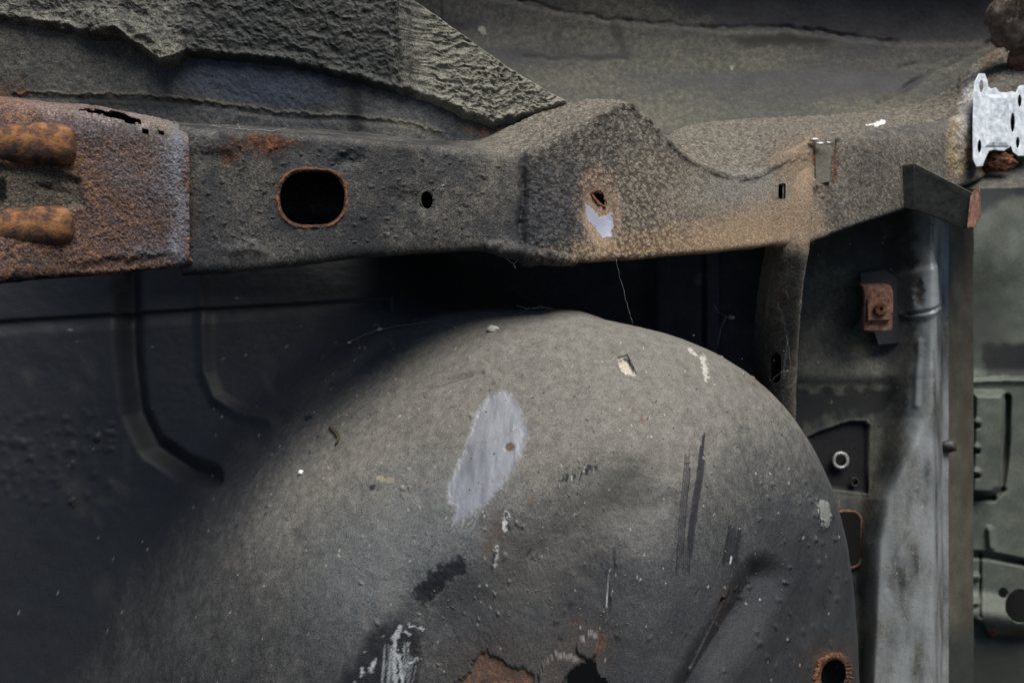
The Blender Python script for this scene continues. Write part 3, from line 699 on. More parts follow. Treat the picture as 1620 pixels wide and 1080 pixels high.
h = .0011 * fbm(W, 22, 3) + .00018 * fbm(W, 170, 3)
mid = sm(700, 800, U)
leather = sm(815, 850, U) * (1 - .6 * sm(1010, 1150, U))
qq = W + .0012 * fbm(W, 300, 2)[..., None]
rp = ridged(qq, 300, 2)
h += leather * front * .0004 * rp + (1 - leather) * .0003 * ridged(qq, 330, 2)
rt = ridged(qq, 120, 3, aniso=(.7, 1.5, 1))
h += top * sm(740, 850, U) * (.0022 * rt + .0008 * fbm(W, 300, 2))
edge = np.exp(-((np.arange(W.shape[1])[None, :] - (NT + 6)) / 5.0) ** 2) * np.ones((W.shape[0], 1))
h += edge * sm(860, 960, U) * (1 - sm(1230, 1260, U)) * (.0008 + .0024 * ridged(W, 110, 3, aniso=(.5, 1, 1)) * sm(900, 1000, U))
# joint, lumps and wrinkles
jn = 1 + 1.4 * fbm(W, 70, 3)
mj = Msk(U, V, W, 6, 45); h += .0022 * sm(824, 834, U) * front; h -= .0014 * mj.cap([(800, 225), (798, 400)], 4, 16) * jn; h -= .0065 * mj.cap([(828, 246), (828, 310), (824, 385)], 3, 18) * np.clip(jn, .5, 2); h += .0028 * mj.cap([(848, 250), (846, 380)], 3, 16); h += .0014 * mj.cap([(812, 238), (812, 392)], 4, 14)
h += .006 * mr.ell(818, 398, 36, 13, 10, .7) + .003 * m.cap([(830, 398), (905, 412)], 6, 8)
h += .0022 * sm(870, 910, U) * 0
h += .003 * mr.ell(345, 225, 40, 15, 0, .8) + .0015 * mr.ell(372, 248, 12, 26, 0, .8) + .0025 * mr.ell(385, 395, 26, 12, 0, .8)
h -= .0028 * mr.ell(550, 252, 22, 12, -20, .8) + .002 * mr.ell(640, 315, 20, 12, 10, .8) + .0022 * m.ell(678, 314, 20, 24, 0, .6)
h *= 1 - .8 * m.ell(948, 345, 22, 46, -10, .4); h -= .0025 * m.ell(945, 330, 22, 46, -10, .5)
h += .0018 * m.cap([(1226, 255), (1226, 390)], 1.5, 3) + .002 * sm(1226, 1230, U) * (1 - sm(1282, 1288, U)) * front
h += .0008 * mr.cap([(1110, 272), (1200, 278)], 6, 12) + .001 * mr.cap([(1190, 270), (1290, 240)], 4, 8)
h -= .006 * m.cap([(1322, 225), (1318, 290)], 2, 4) + .004 * m.cap([(1282, 222), (1284, 262)], 1.5, 3)
h += .003 * mr.ell(1285, 295, 14, 10, 0, .7)
h -= .008 * mf.ell(1575, 262, 26, 18, 0, .6); h += .004 * mr.ell(1515, 235, 20, 40, 0, .6) * fbm(W, 90, 3)
for k in range(150):
    x, y = rng.uniform(300, 800), rng.uniform(230, 400); r_ = rng.uniform(1.2, 3.2); h += .0008 * mf.ell(x, y, r_, r_, 0, .6)
W = W + n * h[..., None]
p = Paint(U.shape)
p.dust = .10 + .40 * fbm(W, 24, 4) + .15 * sm(620, 800, U) + .40 * sm(900, 1050, U) * front + .42 * top * sm(700, 850, U) * (1 - .4 * sm(1260, 1400, U))
p.cell = (.85 * leather * front * (1 - .35 * sm(1000, 1200, U)) + .8 * top * sm(760, 860, U)) * (1 - m.ell(948, 345, 26, 48, -10, .5)) + .35 * front * sm(1285, 1310, U)
p.dust += .25 * rp * leather * front + .8 * (rt - .1) * top * sm(740, 850, U)
p.dust += .12 * edge + .06 * top - .25 * sm(1280, 1310, U) * front + .15 * sm(800, 900, U) * front
p.dust -= .25 * mr.ell(870, 380, 60, 60, 0, .7)
p.dust = p.dust * (1 - .6 * sm(420, 405, V) * 0)
TAN = (.21, .155, .108)
p.add(.7 * mj.cap([(828, 246), (828, 310), (824, 385)], 3, 14), (.016, .016, .018))
p.add(.75 * mr.pol([(905, 420), (935, 392), (1020, 385), (1120, 360), (1225, 300), (1232, 240), (1290, 215), (1295, 380), (1225, 400), (1000, 425)], 60), TAN)
p.add(.45 * mr.ell(1080, 385, 160, 26, -5, .9), (.27, .19, .115))
p.add(.35 * mr.ell(1050, 310, 110, 60, 0, .9), (.19, .155, .12))
p.add(.8 * mr.ell(945, 325, 30, 56, -8, .45), (.26, .185, .135))
p.metal = .95 * mf.pol([(925, 320), (938, 330), (950, 345), (966, 335), (970, 352), (966, 374), (952, 376), (946, 360), (930, 345)], 4)
p.rust = .9 * mf.ell(945, 318, 12, 25, -18, .4) + .42 * mr.ell(440, 226, 50, 10, 5, .8) + .3 * mr.ell(360, 250, 14, 20, 0, .8) + .26 * mr.ell(300, 330, 16, 120, 0, .8) + .3 * mr.ell(675, 335, 14, 6, 0, .6)
p.rust += .35 * mr.ell(385, 235, 60, 20, 0, .9) + .26 * mr.cap([(1230, 250), (1226, 390)], 5, 8) + .25 * mr.ell(1290, 250, 14, 40, 0, .7)
p.rust += .65 * mr.ell(1575, 255, 32, 24, -30, .6) + .5 * mr.ell(1515, 225, 14, 45, 10, .7) + .4 * mr.ell(1565, 90, 18, 40, 0, .7)
p.add(.7 * mr.ell(1518, 225, 18, 50, 10, .7), (.28, .21, .12)); p.add(.6 * mr.ell(1530, 180, 12, 60, 12, .7), (.42, .42, .42))
p.add(.35 * mr.ell(1175, 300, 80, 24, 0, .9), (.19, .19, .18)); p.add(.7 * mf.ell(560, 290, 20, 20, 0, .9) * 0, TAR)
p.add(.4 * mr.pol([(820, 250), (900, 250), (925, 300), (900, 390), (830, 400)], 30), (.035, .037, .045))
p.add(.9 * m.cap([(1385, 199), (1397, 195)], 3.2, 2), (.8, .8, .76)); p.add(.9 * m.cap([(1370, 200), (1385, 198)], 1.0, 1), (.8, .8, .76))
p.add(.9 * mr.pol([(1420, 30), (1500, 120), (1545, 112), (1560, 60)], 10) * 0, TAR)
OVAL = rrect(442, 270, 546, 357, 38); SMALL = circ(676, 316, 10, 15, 16)
TRI = [(938, 306), (948, 302), (956, 312), (958, 326), (950, 322), (944, 316)]
SQ = rrect(1227, 292, 1238, 317, 3)
isf = np.zeros(U.shape, bool); isf[:, NT + 4:NT + 12 + 190 + 6] = True
hole = isf & ((m.sd(OVAL) < -1) | (m.sd(SMALL) < -.5) | (m.sd(SQ) < -.5) | (mf.sd(TRI) < -.3))
RAIL = grid('frame_rail', W, M['rail'], BODY, p.d(), closed=True, hole=hole, label='dusty frame rail with a hump in its middle')
fr = lambda x, y: np.interp(x, [k[0] for k in RK], [(k[2] + k[4]) / 2 for k in RK])
hole_ring('hole_rim', OVAL, lambda x, y: fr(x, y) + .0012, .02, 7, M['rust'], RAIL, lip=.0025, rough=.0016, label='rusty rim of the big oval hole')
hole_ring('hole_rim', SMALL, lambda x, y: fr(x, y) + .0022, .015, 3, M['dark'], RAIL, lip=.001)
hole_ring('hole_rim', SQ, lambda x, y: fr(x, y) - .0012, .012, 3, M['darkdust'], RAIL, lip=.0006)
hole_ring('torn_edge', TRI, lambda x, y: fr(x, y) + .003, .01, 6, M['rust'], RAIL, lip=.003, rough=.002, label='torn rusty lips of the weld burn')

xs = np.linspace(560, 1300, 80); K = interp(RK, xs); S = np.linspace(0, 1, 12)[None, :]  # unseen sheet added to stop light leaking down behind the rail
X = np.repeat(K[:, 4:5], 12, 1); Y = K[:, 5:6] + 14 + 40 * S; Dl = K[:, 6:7] - .004 + (1.07 - K[:, 6:7]) * S
grid('rail_light_block', P(X, Y, Dl), M['wall'], BODY, {}, label='unseen sheet added behind the rail to stop light leaking through')

# ================================================================== RUSTY SLEEVE at the left end
SK = [
 (-120, 150, .452, 468, .458, -115, 140, .54, .010, .012),
 (-40, 158, .464, 458, .468, -35, 148, .55, .012, .012),
 (60, 168, .478, 447, .482, 62, 160, .56, .014, .012),
 (150, 176, .491, 441, .495, 150, 168, .57, .014, .012),
 (220, 190, .501, 433, .505, 215, 180, .58, .013, .011),
 (265, 202, .508, 427, .512, 262, 190, .59, .012, .011),
 (298, 214, .513, 420, .517, 292, 200, .59, .011, .011)]
W, NT = rail_sections(SK, -120, 298, 480, ntop=40)
n = normals(W, True)
if (n[:, NT + 40] @ FWD).mean() > 0: n = -n
U, V, D = UVD(W); m = Msk(U, V); mf = Msk(U, V, W, 10, 170); mr = Msk(U, V, W, 22, 90)
wav = 5 * fbm(np.stack([V * .05, V * 0, V * 0], -1), 1, 4)
W[-50:] = W[-50:] + (RIGHT * (wav[-50:, :, None] * (np.linspace(0, 1, 50)[:, None, None])) * .0002)
h = .0009 * fbm(W, 60, 3) + .0006 * ridged(W, 420, 2) + .0006 * fbm(W, 300, 2)
h -= .004 * m.pol([(-120, 262), (60, 262), (125, 285), (132, 325), (60, 340), (-120, 340)], 14)
h += .004 * mf.ell(85, 298, 26, 9, 0, .6) * fbm(W, 80, 2) * 3
h += .002 * mr.cap([(0, 195), (90, 200)], 3, 5)
h -= .0025 * mf.ell(200, 415, 70, 8, -5, .7)
W = W + n * h[..., None]
ws = [W]; nl = n[-1:]
for o in (.0012, .004, .02): ws.append(W[-1:] - nl * o + (RIGHT * (.0008 if o < .002 else 0))[None, None])
Wc = np.concatenate(ws, 0)
p = Paint(U.shape)
on = fbm(W, 35, 4)
p.rust = np.clip(.36 + .34 * sm(275, 120, U) + .35 * on + .2 * sm(150, 60, U), 0, 1) + .7 * mr.cap([(180, 420), (300, 415)], 9, 9) + .9 * mf.cap([(295, 235), (300, 420)], 2.5, 3)
p.rust -= .40 * mr.ell(160, 195, 110, 22, 5, .8)
p.rust = np.clip(p.rust, 0, 1)
p.metal = .28 * mr.ell(268, 250, 24, 50, 20, .9) + .36 * mr.ell(284, 330, 13, 110, 0, .8) + .24 * mr.ell(250, 400, 40, 18, 0, .8)
p.dust = .9 * mr.pol([(-120, 262), (60, 262), (125, 280), (138, 320), (90, 345), (-120, 340)], 12)
p.dust += .6 * mr.ell(60, 412, 50, 12, 0, .7) + 1.0 * mr.pol([(222, 186), (250, 186), (300, 200), (300, 222), (262, 216), (232, 204)], 6)
p.rust *= 1 - .85 * np.clip(p.dust, 0, 1)
p.add(mr.cap([(-120, 452), (150, 446), (300, 428)], 8, 8), (.03, .028, .026))
p.add(mf.ell(0, 300, 9, 18, 0, .4), (.006, .006, .006)); p.add(.5 * mr.ell(150, 182, 110, 12, 6, .8), (.26, .21, .20))
att = {k: np.concatenate([v] + [v[-1:]] * 3, 0) for k, v in p.d().items()}
GA = [[(105, 172), (150, 174), (190, 179), (222, 190), (225, 196), (205, 193), (160, 181)], [(222, 203), (230, 205), (238, 214), (226, 209)], [(248, 205), (257, 208), (267, 216), (255, 213)]]
hole = np.zeros(Wc.shape[:2], bool)
for gp in GA: hole[:len(W)] |= (Msk(U, V, W, 4, 130).sd(gp) < 0)
SLEEVE = grid('rail_end_sleeve', Wc, M['sleeve'], BODY, att, closed=True, hole=hole, label='rusted bare steel sleeve over the rail end')
for (x0, y0, x1, y1, r0, d0, d1, mat) in ((-90, 222, 92, 230, .0140, .468, .484, 'rustorange'), (-90, 364, 92, 358, .0135, .474, .488, 'rustorange')):
    a, b = P(x0, y0, d0), P(x1, y1, d1); ax = (b - a) / np.linalg.norm(b - a); L = np.linalg.norm(b - a)
    e1 = np.cross(ax, FWD); e1 /= np.linalg.norm(e1); e2 = np.cross(ax, e1)
    ts = np.concatenate([np.linspace(0, L, 60), L + r0 * .75 * np.sin(np.linspace(.1, 1.57, 14))])
    rs = np.concatenate([np.full(60, r0), r0 * (np.cos(np.linspace(.1, 1.57, 14)) ** .62 + .001)])
    th = np.linspace(0, 2 * math.pi, 60, endpoint=False)
    Wt = a + ax * ts[:, None, None] + rs[:, None, None] * (np.cos(th)[None, :, None] * e1 + np.sin(th)[None, :, None] * e2 * .8)
    Wt = Wt + (Wt - (a + ax * ts[:, None, None])) * (.012 * fbm(Wt, 110, 5))[..., None]
    grid('reinforcing_rib', Wt, M[mat], SLEEVE, closed=True)
# torn flap and gap where the sleeve parts from the panel

# ================================================================== STRAP hanging from the rail
nv_ = 300; ys = np.linspace(246, 700, nv_)
K = interp([(246, 1230, 1284, .752), (300, 1228, 1286, .734), (380, 1226, 1282, .727), (400, 1225, 1279, .729), (440, 1219, 1272, .745), (500, 1209, 1266, .785), (560, 1207, 1262, .835), (640, 1213, 1259, .88), (700, 1216, 1258, .91)], ys)
S = np.linspace(0, 1, 60)[None, :]
X = K[:, 0:1] + (K[:, 1:2] - K[:, 0:1]) * S; Y = np.repeat(ys[:, None], 60, 1)
Dp = K[:, 2:3] - .006 * np.sin(np.clip(S * math.pi, 0, math.pi)) ** .5 * sm(350, 420, Y) + .006
Dp = Dp + .020 * (1 - S) ** 6 + .006 * S ** 10
Dp -= .002
W = P(X, Y, Dp); n = normals(W); mf = Msk(X, Y, W, 6, 120); m = Msk(X, Y)
h = .0009 * fbm(W, 60, 4) + .0004 * ridged(W, 300, 2) - .003 * m.ell(1250, 405, 15, 22, 0, .8) + .0014 * m.ell(1240, 467, 6, 9, 0, .4) + .0015 * m.cap([(1224, 300), (1222, 420), (1212, 500)], 2, 4)
W = W + n * h[..., None]
p = Paint(X.shape); p.dust = .75 - .05 * sm(380, 430, Y) + .4 * np.exp(-(S * 8) ** 2) + .3 * np.exp(-((1 - S) * 10) ** 2) + .4 * fbm(W, 40, 4) + .2 * mf.ell(1245, 540, 18, 60, 0, .8)
p.add(.8 * sm(420, 350, Y + 40 * fbm(W, 50, 4)), TAN); p.rust = .5 * mf.ell(1240, 467, 6, 9, 0, .5) + .25 * mf.cap([(1230, 250), (1228, 380)], 4, 8)
p.add(.6 * mf.ell(1250, 415, 22, 18, 0, .8), (.03, .03, .026)); p.add(.7 * mf.cap([(1232, 480), (1246, 530), (1240, 600)], 1.5, 3), (.25, .24, .22))
hole = (m.sd(rrect(1221, 558, 1235, 604, 7)) < 0) | (m.sd(SQ) < 0)
e0 = W[:, :1] + (FWD * .035 + RIGHT * .002); e1 = W[:, -1:] + (FWD * .03 - RIGHT * .002)
att = {k: np.concatenate([v[:, :1], v, v[:, -1:]], 1) for k, v in p.d().items()}
STRAP = grid('hanger_strap', np.concatenate([e0, W, e1], 1), M['rail'], BODY, att, hole=np.concatenate([hole[:, :1] & False, hole, hole[:, -1:] & False], 1), label='channel strap running down from the rail')
link('rivet', blob_mesh(P(1240, 467, .772), .0042, 3, .2, 2), M['rustpink'], STRAP)

# clip on the rail with bright screw heads
CL = plate('clip', [(1291, 228), (1314, 232), (1313, 286), (1291, 291)], [], lambda x, y: .756 + (x - 1290) * .0002 - (y - 250) * .00005, .004, M['darkdust'], BODY, label='small dusty clip plate on the rail')
plate('side_lip', [(1286, 224), (1290, 226), (1290, 268), (1285, 266)], [], .757, .003, M['rustorange'], CL)
plate('side_lip', [(1316, 236), (1322, 232), (1322, 284), (1316, 290)], [], .772, .003, M['rust'], CL)
for (x, y, r_) in ((1288, 221, .0030), (1297, 227, .0026), (1310, 226, .0020)):
    link('screw_head', blob_mesh(P(x, y, .752), r_, x, .5, 2, (1.7, 1, .6)), M['zinc'], CL)

# ================================================================== MOUNTING PLATE bare alloy
PL = [(1541, 150), (1543, 130), (1549, 118), (1557, 118), (1561, 128), (1562, 138), (1568, 142), (1575, 140), (1580, 147), (1592, 148), (1600, 146), (1608, 148), (1612, 138), (1618, 136), (1640, 140), (1640, 240), (1622, 246), (1611, 246), (1603, 240), (1600, 230), (1588, 238), (1572, 236), (1564, 238), (1558, 250), (1554, 262), (1545, 263), (1540, 252), (1540, 200)]
pd = lambda x, y: .866 + (x - 1540) * .0005 - (y - 190) * .0001
PLT = plate('mounting_plate', PL, [circ(1552.5, 137, 4.5, 11), circ(1549.5, 232, 4.2, 11.5), circ(1602, 194, 4.6, 17), circ(1613, 160, 4.2, 11), circ(1610, 226, 4, 10)], pd, .006, M['alloy'], BODY, label='bright bare alloy plate with five holes', rough=.0004)
# raised worn casting between the lobes
xs_, ys_ = np.meshgrid(np.linspace(1559, 1597, 70), np.linspace(150, 232, 120)); W = P(xs_, ys_, pd(xs_, ys_) - .0012)
env = np.minimum(np.minimum(xs_ - 1559, 1597 - xs_), np.minimum(ys_ - 150, 232 - ys_)) / 6
W = W - FWD * ((.0014 + .0009 * fbm(W, 90, 4) + .0006 * ridged(W, 60, 2)) * np.clip(env, 0, 1) - .002 * (env < .1))[..., None]
grid('worn_face', W, M['alloy'], PLT)
link('rust_scab', blob_mesh(P(1580, 258, .893), .013, 5, .8, 5, (1.5, .35, .8)), M['rust'], BODY, label='flaking rust below the alloy plate')
link('rust_scab', blob_mesh(P(1527, 262, .885), .009, 8, .8, 4, (.8, .3, 1.5)), M['rust'], BODY, label='rust scab left of the alloy plate')

# ================================================================== BRACKET TAB
bd = lambda x, y: .812 - (x - 1446) * .00047
TAB = plate('bracket_tab', [(1446, 259), (1538, 306), (1532, 358), (1522, 360), (1500, 352), (1462, 335), (1446, 331)], [], bd, .003, M['dark'], BODY, label='dark green angled tab sticking out', rough=.0002)
plate('weld_flange', [(1421, 268), (1428, 262), (1446, 259), (1446, 331), (1424, 327), (1420, 318)], [], lambda x, y: .812 + (1446 - x) * .0006, .003, M['dark'], TAB, rough=.0002)
plate('cut_edge', [(1537, 306), (1549, 298), (1550, 342), (1542, 358), (1531, 359)], [], lambda x, y: .768 + (x - 1537) * .0008, .004, M['rustpink'], TAB, rough=.002, label='pink rusted cut edge')
link('edge_bead', tube_mesh([P(1424, 265, .822), P(1447, 259, .809), P(1490, 281, .789), P(1538, 306, .766)], .0007), M['darkdust'], TAB)

# ================================================================== SILL / inner panel at the right
RL = [(1445, 320), (1446, 420), (1444, 540), (1447, 600), (1440, 660), (1415, 730), (1388, 790), (1377, 860), (1374, 1100)]
def ridge_x(y): return np.interp(y, [b for a, b in RL], [a for a, b in RL])
def fi(x, y):
    s = x - ridge_x(y); wd = np.interp(y, [300, 560, 760, 1100], [60, 60, 34, 14])
    d = .985 - .050 * sm(-wd, wd * .7, s)
    d = d + .10 * sm(1470, 1494, x) ** 2
    d = d + .006 * sm(-10, 10, y - 600) * sm(1430, 1380, x)
    return d
X, Y, W = heightfield(1240, 1500, 250, 1120, 1.6, fi)
n = normals(W); m = Msk(X, Y); mf = Msk(X, Y, W, 8, 90); mr = Msk(X, Y, W, 22, 50)
EMB = [(1262, 700), (1300, 682), (1345, 667), (1368, 667), (1375, 674), (1372, 780), (1340, 776), (1290, 770), (1262, 764)]
h = .0015 * fbm(W, 16, 3) + .0002 * fbm(W, 200, 3)
h -= .007 * m.pol(EMB, 8); h += .0028 * (m.pol([(a + (a - 1330) * .05, b + (b - 725) * .05) for a, b in EMB], 6) - m.pol(EMB, 6))
h += .004 * m.pol([(1400, 440), (1480, 420), (1486, 490), (1466, 505), (1405, 500)], 12)
h -= .004 * m.cap([(1438, 498), (1472, 492), (1484, 484)], 2, 5)
h -= .003 * mf.ell(1455, 464, 7, 18, 0, .5)
h += .004 * m.ell(1340, 590, 90, 22, 0, .8)
h -= .0016 * m.cap([(1450, 780), (1442, 840), (1412, 890), (1404, 930)], 3, 12)
h += .002 * m.cap([(1455, 540), (1450, 640)], 4, 10)
W = W + n * h[..., None]
s = X - ridge_x(Y); p = Paint(X.shape)
p.metal = np.clip(sm(-26, 22, s) * (.34 + .9 * fbm(W, 20, 5, aniso=(1.8, 1, .5))) * (1 - .35 * m.ell(1425, 480, 34, 80, 0, .5)), 0, 1)
p.metal += .55 * mr.cap([(1462, 330), (1466, 480), (1460, 600), (1440, 680)], 11, 20)  # highlight along the roll painted in as a pale metal streak
p.metal += .05 * sm(6, 14, s) * sm(680, 800, Y)
p.metal += .12 * mr.ell(1340, 590, 100, 20, 0, .8)
p.metal = np.clip(p.metal, 0, 1)
p.dust = .28 + 1.2 * fbm(W, 26, 5, aniso=(1.6, 1, .6)) + .9 * mr.ell(1310, 490, 55, 70, 0, .8) + .8 * mr.ell(1350, 596, 95, 24, 0, .8) + .5 * mr.cap([(1392, 690), (1385, 760)], 6, 16) + .3 * mr.ell(1350, 545, 20, 14, 0, .8)
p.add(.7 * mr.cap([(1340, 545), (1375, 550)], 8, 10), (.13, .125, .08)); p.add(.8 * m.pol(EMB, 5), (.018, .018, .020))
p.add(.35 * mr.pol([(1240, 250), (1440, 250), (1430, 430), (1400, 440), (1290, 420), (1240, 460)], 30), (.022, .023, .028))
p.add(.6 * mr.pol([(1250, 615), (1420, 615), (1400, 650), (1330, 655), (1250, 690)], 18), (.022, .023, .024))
p.rust = .75 * mf.ell(1455, 464, 6, 16, 0, .4) + .4 * mf.ell(1340, 455, 10, 8, 0, .7) + .35 * mf.cap([(1372, 672), (1372, 770)], 2, 5) + .3 * mf.ell(1392, 910, 8, 8, 0, .6) + .35 * mf.ell(1460, 625, 4, 7, 0, .6)
p.rust += .3 * mf.cap([(1364, 820), (1364, 890)], 3, 6)
p.add(.5 * mr.ell(1400, 800, 12, 9, 0, .6), (.10, .09, .09)); p.add(.55 * mr.ell(1392, 930, 10, 26, 10, .8), (.06, .06, .06))
for k in range(60):
    x, y = rng.uniform(1280, 1480), rng.uniform(340, 1070); p.add(.7 * m.ell(x, y, 1.3, 1.6, 0, .5), (.3, .3, .27))
SLOT = rrect(1318, 810, 1361, 896, 13)
HA = circ(1330, 728, 9, 9.5); HB = circ(1352, 762, 5, 5.5)
hole = (m.sd(SLOT) < -.5) | (m.sd(HA) < -.5) | (m.sd(HB) < -.5)
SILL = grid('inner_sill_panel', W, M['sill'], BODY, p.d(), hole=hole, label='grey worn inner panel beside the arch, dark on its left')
hole_ring('hole_rim', SLOT, .984, .02, 4, M['rustpink'], SILL, lip=.0015, label='rust-edged slot beside the arch')
hole_ring('hole_rim', HA, .988, .012, 5, M['zinc'], SILL, lip=.003, label='bright ring standing in for sky seen through the upper hole')
hole_ring('hole_rim', HB, .990, .012, 2, M['dark'], SILL, lip=.001)
# captive nut bracket
plate('backing_plate', [(1362, 432), (1400, 428), (1432, 452), (1436, 540), (1390, 545), (1384, 525), (1350, 520), (1362, 505)], [], .968, .006, M['blackish'], SILL, label='dark plate behind the rusty clip')
xs_ = np.linspace(0, 1, 40); th = np.linspace(0, 1, 40)
KX = interp([(0, 1358, 1398, 448, .962), (.3, 1362, 1404, 449, .945), (.5, 1366, 1411, 456, .936), (.6, 1368, 1413, 466, .934), (1, 1367, 1411, 522, .936)], th)
S = np.linspace(0, 1, 30)[None, :]
X = KX[:, 0:1] + (KX[:, 1:2] - KX[:, 0:1]) * S; Y = np.repeat(KX[:, 2:3], 30, 1) + 0 * S; W = P(X, Y, np.repeat(KX[:, 3:4], 30, 1))
W += (fbm(W, 150, 3)[..., None]) * .0012 * -FWD
W = np.concatenate([W[:, :1] + FWD * .006, W, W[:, -1:] + FWD * .006], 1)
NUTB = grid('nut_clip', W, M['rustpink'], SILL, label='rusty folded clip holding a square nut')
plate('square_nut', [(1374, 472), (1408, 472), (1407, 505), (1374, 506)], [circ(1394, 489, 6, 6)], .930, .006, M['rustpink'], SILL, rough=.001)
plate('bolt_end', circ(1394, 489, 9, 9, 20), [circ(1394, 489, 4, 4, 12)], .925, .010, M['rust'], SILL, rough=.001)

# olive flange strip
def fo(x, y): return 1.03 + .0012 * (x - 1480) - .012 * sm(1494, 1498, x) * (1 - sm(1501, 1505, x))
X, Y, W = heightfield(1474, 1540, 250, 1120, 2, fo); n = normals(W); W = W + n * (.0012 * fbm(W, 30, 3))[..., None]
m = Msk(X, Y); mf = Msk(X, Y, W, 10, 60); p = Paint(X.shape)
p.dust = .3 + .6 * fbm(W, 20, 4) + .4 * sm(1512, 1530, X); p.rust = .35 * mf.ell(1481, 555, 4, 14, 0, .6) + .3 * mf.ell(1483, 740, 4, 14, 0, .6) + .3 * mf.ell(1486, 970, 6, 8, 0, .6)
p.add(.8 * sm(960, 1040, Y) * sm(1485, 1495, X), (.03, .034, .03))
grid('flange_strip', W, M['olive'], BODY, p.d(), label='olive vertical flange strip')
link('rubber_plug', blob_mesh(P(1501, 706, 1.03), .010, 2, .35, 3, (1.1, .7, .9)), M['dark'], BODY, label='dark crumbling plug on the olive flange')

# far right panel, out of focus
def seg(x, y, a, b): return 0
def fg(x, y):
    m = Msk(x, y); d = 1.34 + 0 * x
    d = d - .02 * m.pol([(1532, 602), (1590, 598), (1720, 600), (1720, 1005), (1565, 1008), (1552, 985), (1526, 975), (1526, 610)], 5)
    d = d - .030 * m.pol([(1540, 622), (1586, 622), (1592, 632), (1588, 770), (1576, 784), (1535, 782)], 14)
    for yy in (667, 707, 746): d = d + .010 * m.cap([(1530, yy + 7), (1546, yy + 7)], 3, 6) - .014 * m.cap([(1530, yy), (1547, yy)], 4, 6)
    for yy in (912, 952): d = d - .016 * m.cap([(1528, yy), (1546, yy)], 5, 6)
    d = d + .03 * m.cap([(1505, 782), (1570, 786), (1584, 772), (1590, 700), (1592, 630)], 5, 9)
    d = d + .022 * m.cap([(1526, 876), (1560, 878), (1620, 890)], 4, 8) - .010 * m.cap([(1566, 838), (1568, 865)], 5, 8)
    d = d + .012 * m.cap([(1526, 610), (1526, 975)], 1.5, 3) + .02 * m.cap([(1551, 876), (1551, 975)], 1, 3)
    d = d - .006 * sm(580, 600, y) * (1 - sm(600, 612, y)) + .03 * sm(300, 330, y) * 0
    d = d - .018 * m.ell(1560, 390, 80, 60, 20, .9) - .03 * m.cap([(1500, 965), (1620, 980)], 20, 40)
    return d
X, Y, W = heightfield(1490, 1760, 200, 1150, 2, fg); n = normals(W)
W = W + n * (.003 * fbm(W, 10, 3))[..., None]; m = Msk(X, Y); mf = Msk(X, Y, W, 8, 60); p = Paint(X.shape)
p.dust = .15 + .5 * fbm(W, 12, 4)
p.add(.85 * mf.pol([(1555, 545), (1720, 545), (1720, 598), (1560, 592)], 16), (.02, .022, .022)); p.add(.7 * mf.pol([(1490, 1020), (1760, 1000), (1760, 1160), (1490, 1160)], 30), (.035, .04, .035))
p.add(.7 * mf.pol([(1490, 240), (1760, 240), (1760, 320), (1600, 310), (1550, 340), (1490, 345)], 20), (.022, .025, .028)); p.add(.5 * mf.ell(1540, 520, 60, 50, 0, .8), (.04, .045, .04))
p.rust = .5 * mf.cap([(1565, 1004), (1620, 1000)], 4, 5) + .4 * mf.cap([(1526, 920), (1526, 950)], 3, 4) + .5 * mf.ell(1572, 1000, 7, 9, 0, .6)
HC = circ(1614, 958, 24, 27, 30); HD = circ(1587, 937, 8, 8)
hole = (m.sd(HC) < 0) | (m.sd(HD) < 0)
FARP = grid('bulkhead_panel', W, M['green'], BODY, p.d(), hole=hole, label='out-of-focus grey-green panel with pressed shapes')
hole_ring('hole_rim', HC, 1.322, .03, 3, M['green'], FARP, lip=.002); hole_ring('hole_rim', HD, 1.322, .03, 2, M['green'], FARP, lip=.002)
link('bolt_head', blob_mesh(P(1533, 398, 1.30), .006, 2, .15, 2), M['zinc'], FARP)
plate('bolt_washer', circ(1533, 398, 8, 8, 24), [], 1.31, .003, M['dark'], FARP)
# added black backdrop behind everything, so no daylight comes from inside the shell
X, Y, W = heightfield(-300, 1900, -250, 1300, 40, lambda x, y: 1.5 + 0 * x)
grid('sky_blocker', W, M['black'], BODY, label='added black backdrop behind the holes, keeping out the sky')

# ================================================================== loose things
mc = root('mud_clump', 'fuzzy brown clump of dry mud and dust hanging in the top right corner', 'mud', tuple(P(1610, 60, .93)))
link('lump', blob_mesh(P(1622, 22, .93), .040, 4, .55, 5, (1, .7, 1.15)), M['mud'], mc)
link('lump', blob_mesh(P(1622, 85, .95), .020, 9, .7, 4, (.9, .7, 1.2)), M['rustpink'], mc)
bmf = bmesh.new()
def fibres(name, c, r, cnt, L, mat, parent, thick=.00018):
    allv, allf = [], []
    for k in range(cnt):
        v = rng.normal(size=3); v /= np.linalg.norm(v)
        if v @ FWD > .2: v = -v
        q = np.array(c) + v * r * rng.uniform(.8, 1.05) * np.array([1, .7, 1.15]); dr = v + rng.normal(size=3) * .8
        dr /= np.linalg.norm(dr); a = np.cross(dr, FWD); a /= np.linalg.norm(a)
        e = q + dr * L * rng.uniform(.4, 1); mdl = (q + e) / 2 + rng.normal(size=3) * L * .12
        b0 = len(allv); b = np.cross(dr, a)
        for w_, t_ in ((q, thick), (mdl, thick * .8), (e, thick * .3)):
            for ang in (0, 2.1, 4.2): allv.append(w_ + (a * math.cos(ang) + b * math.sin(ang)) * t_)
        for s_ in (0, 3):
            for k2 in range(3): allf.append((b0 + s_ + k2, b0 + s_ + (k2 + 1) % 3, b0 + s_ + 3 + (k2 + 1) % 3, b0 + s_ + 3 + k2))
    me = bpy.data.meshes.new(name); me.from_pydata([tuple(v) for v in allv], [], allf)
    o = link(name, me, mat, parent); o['kind'] = 'stuff'; return o
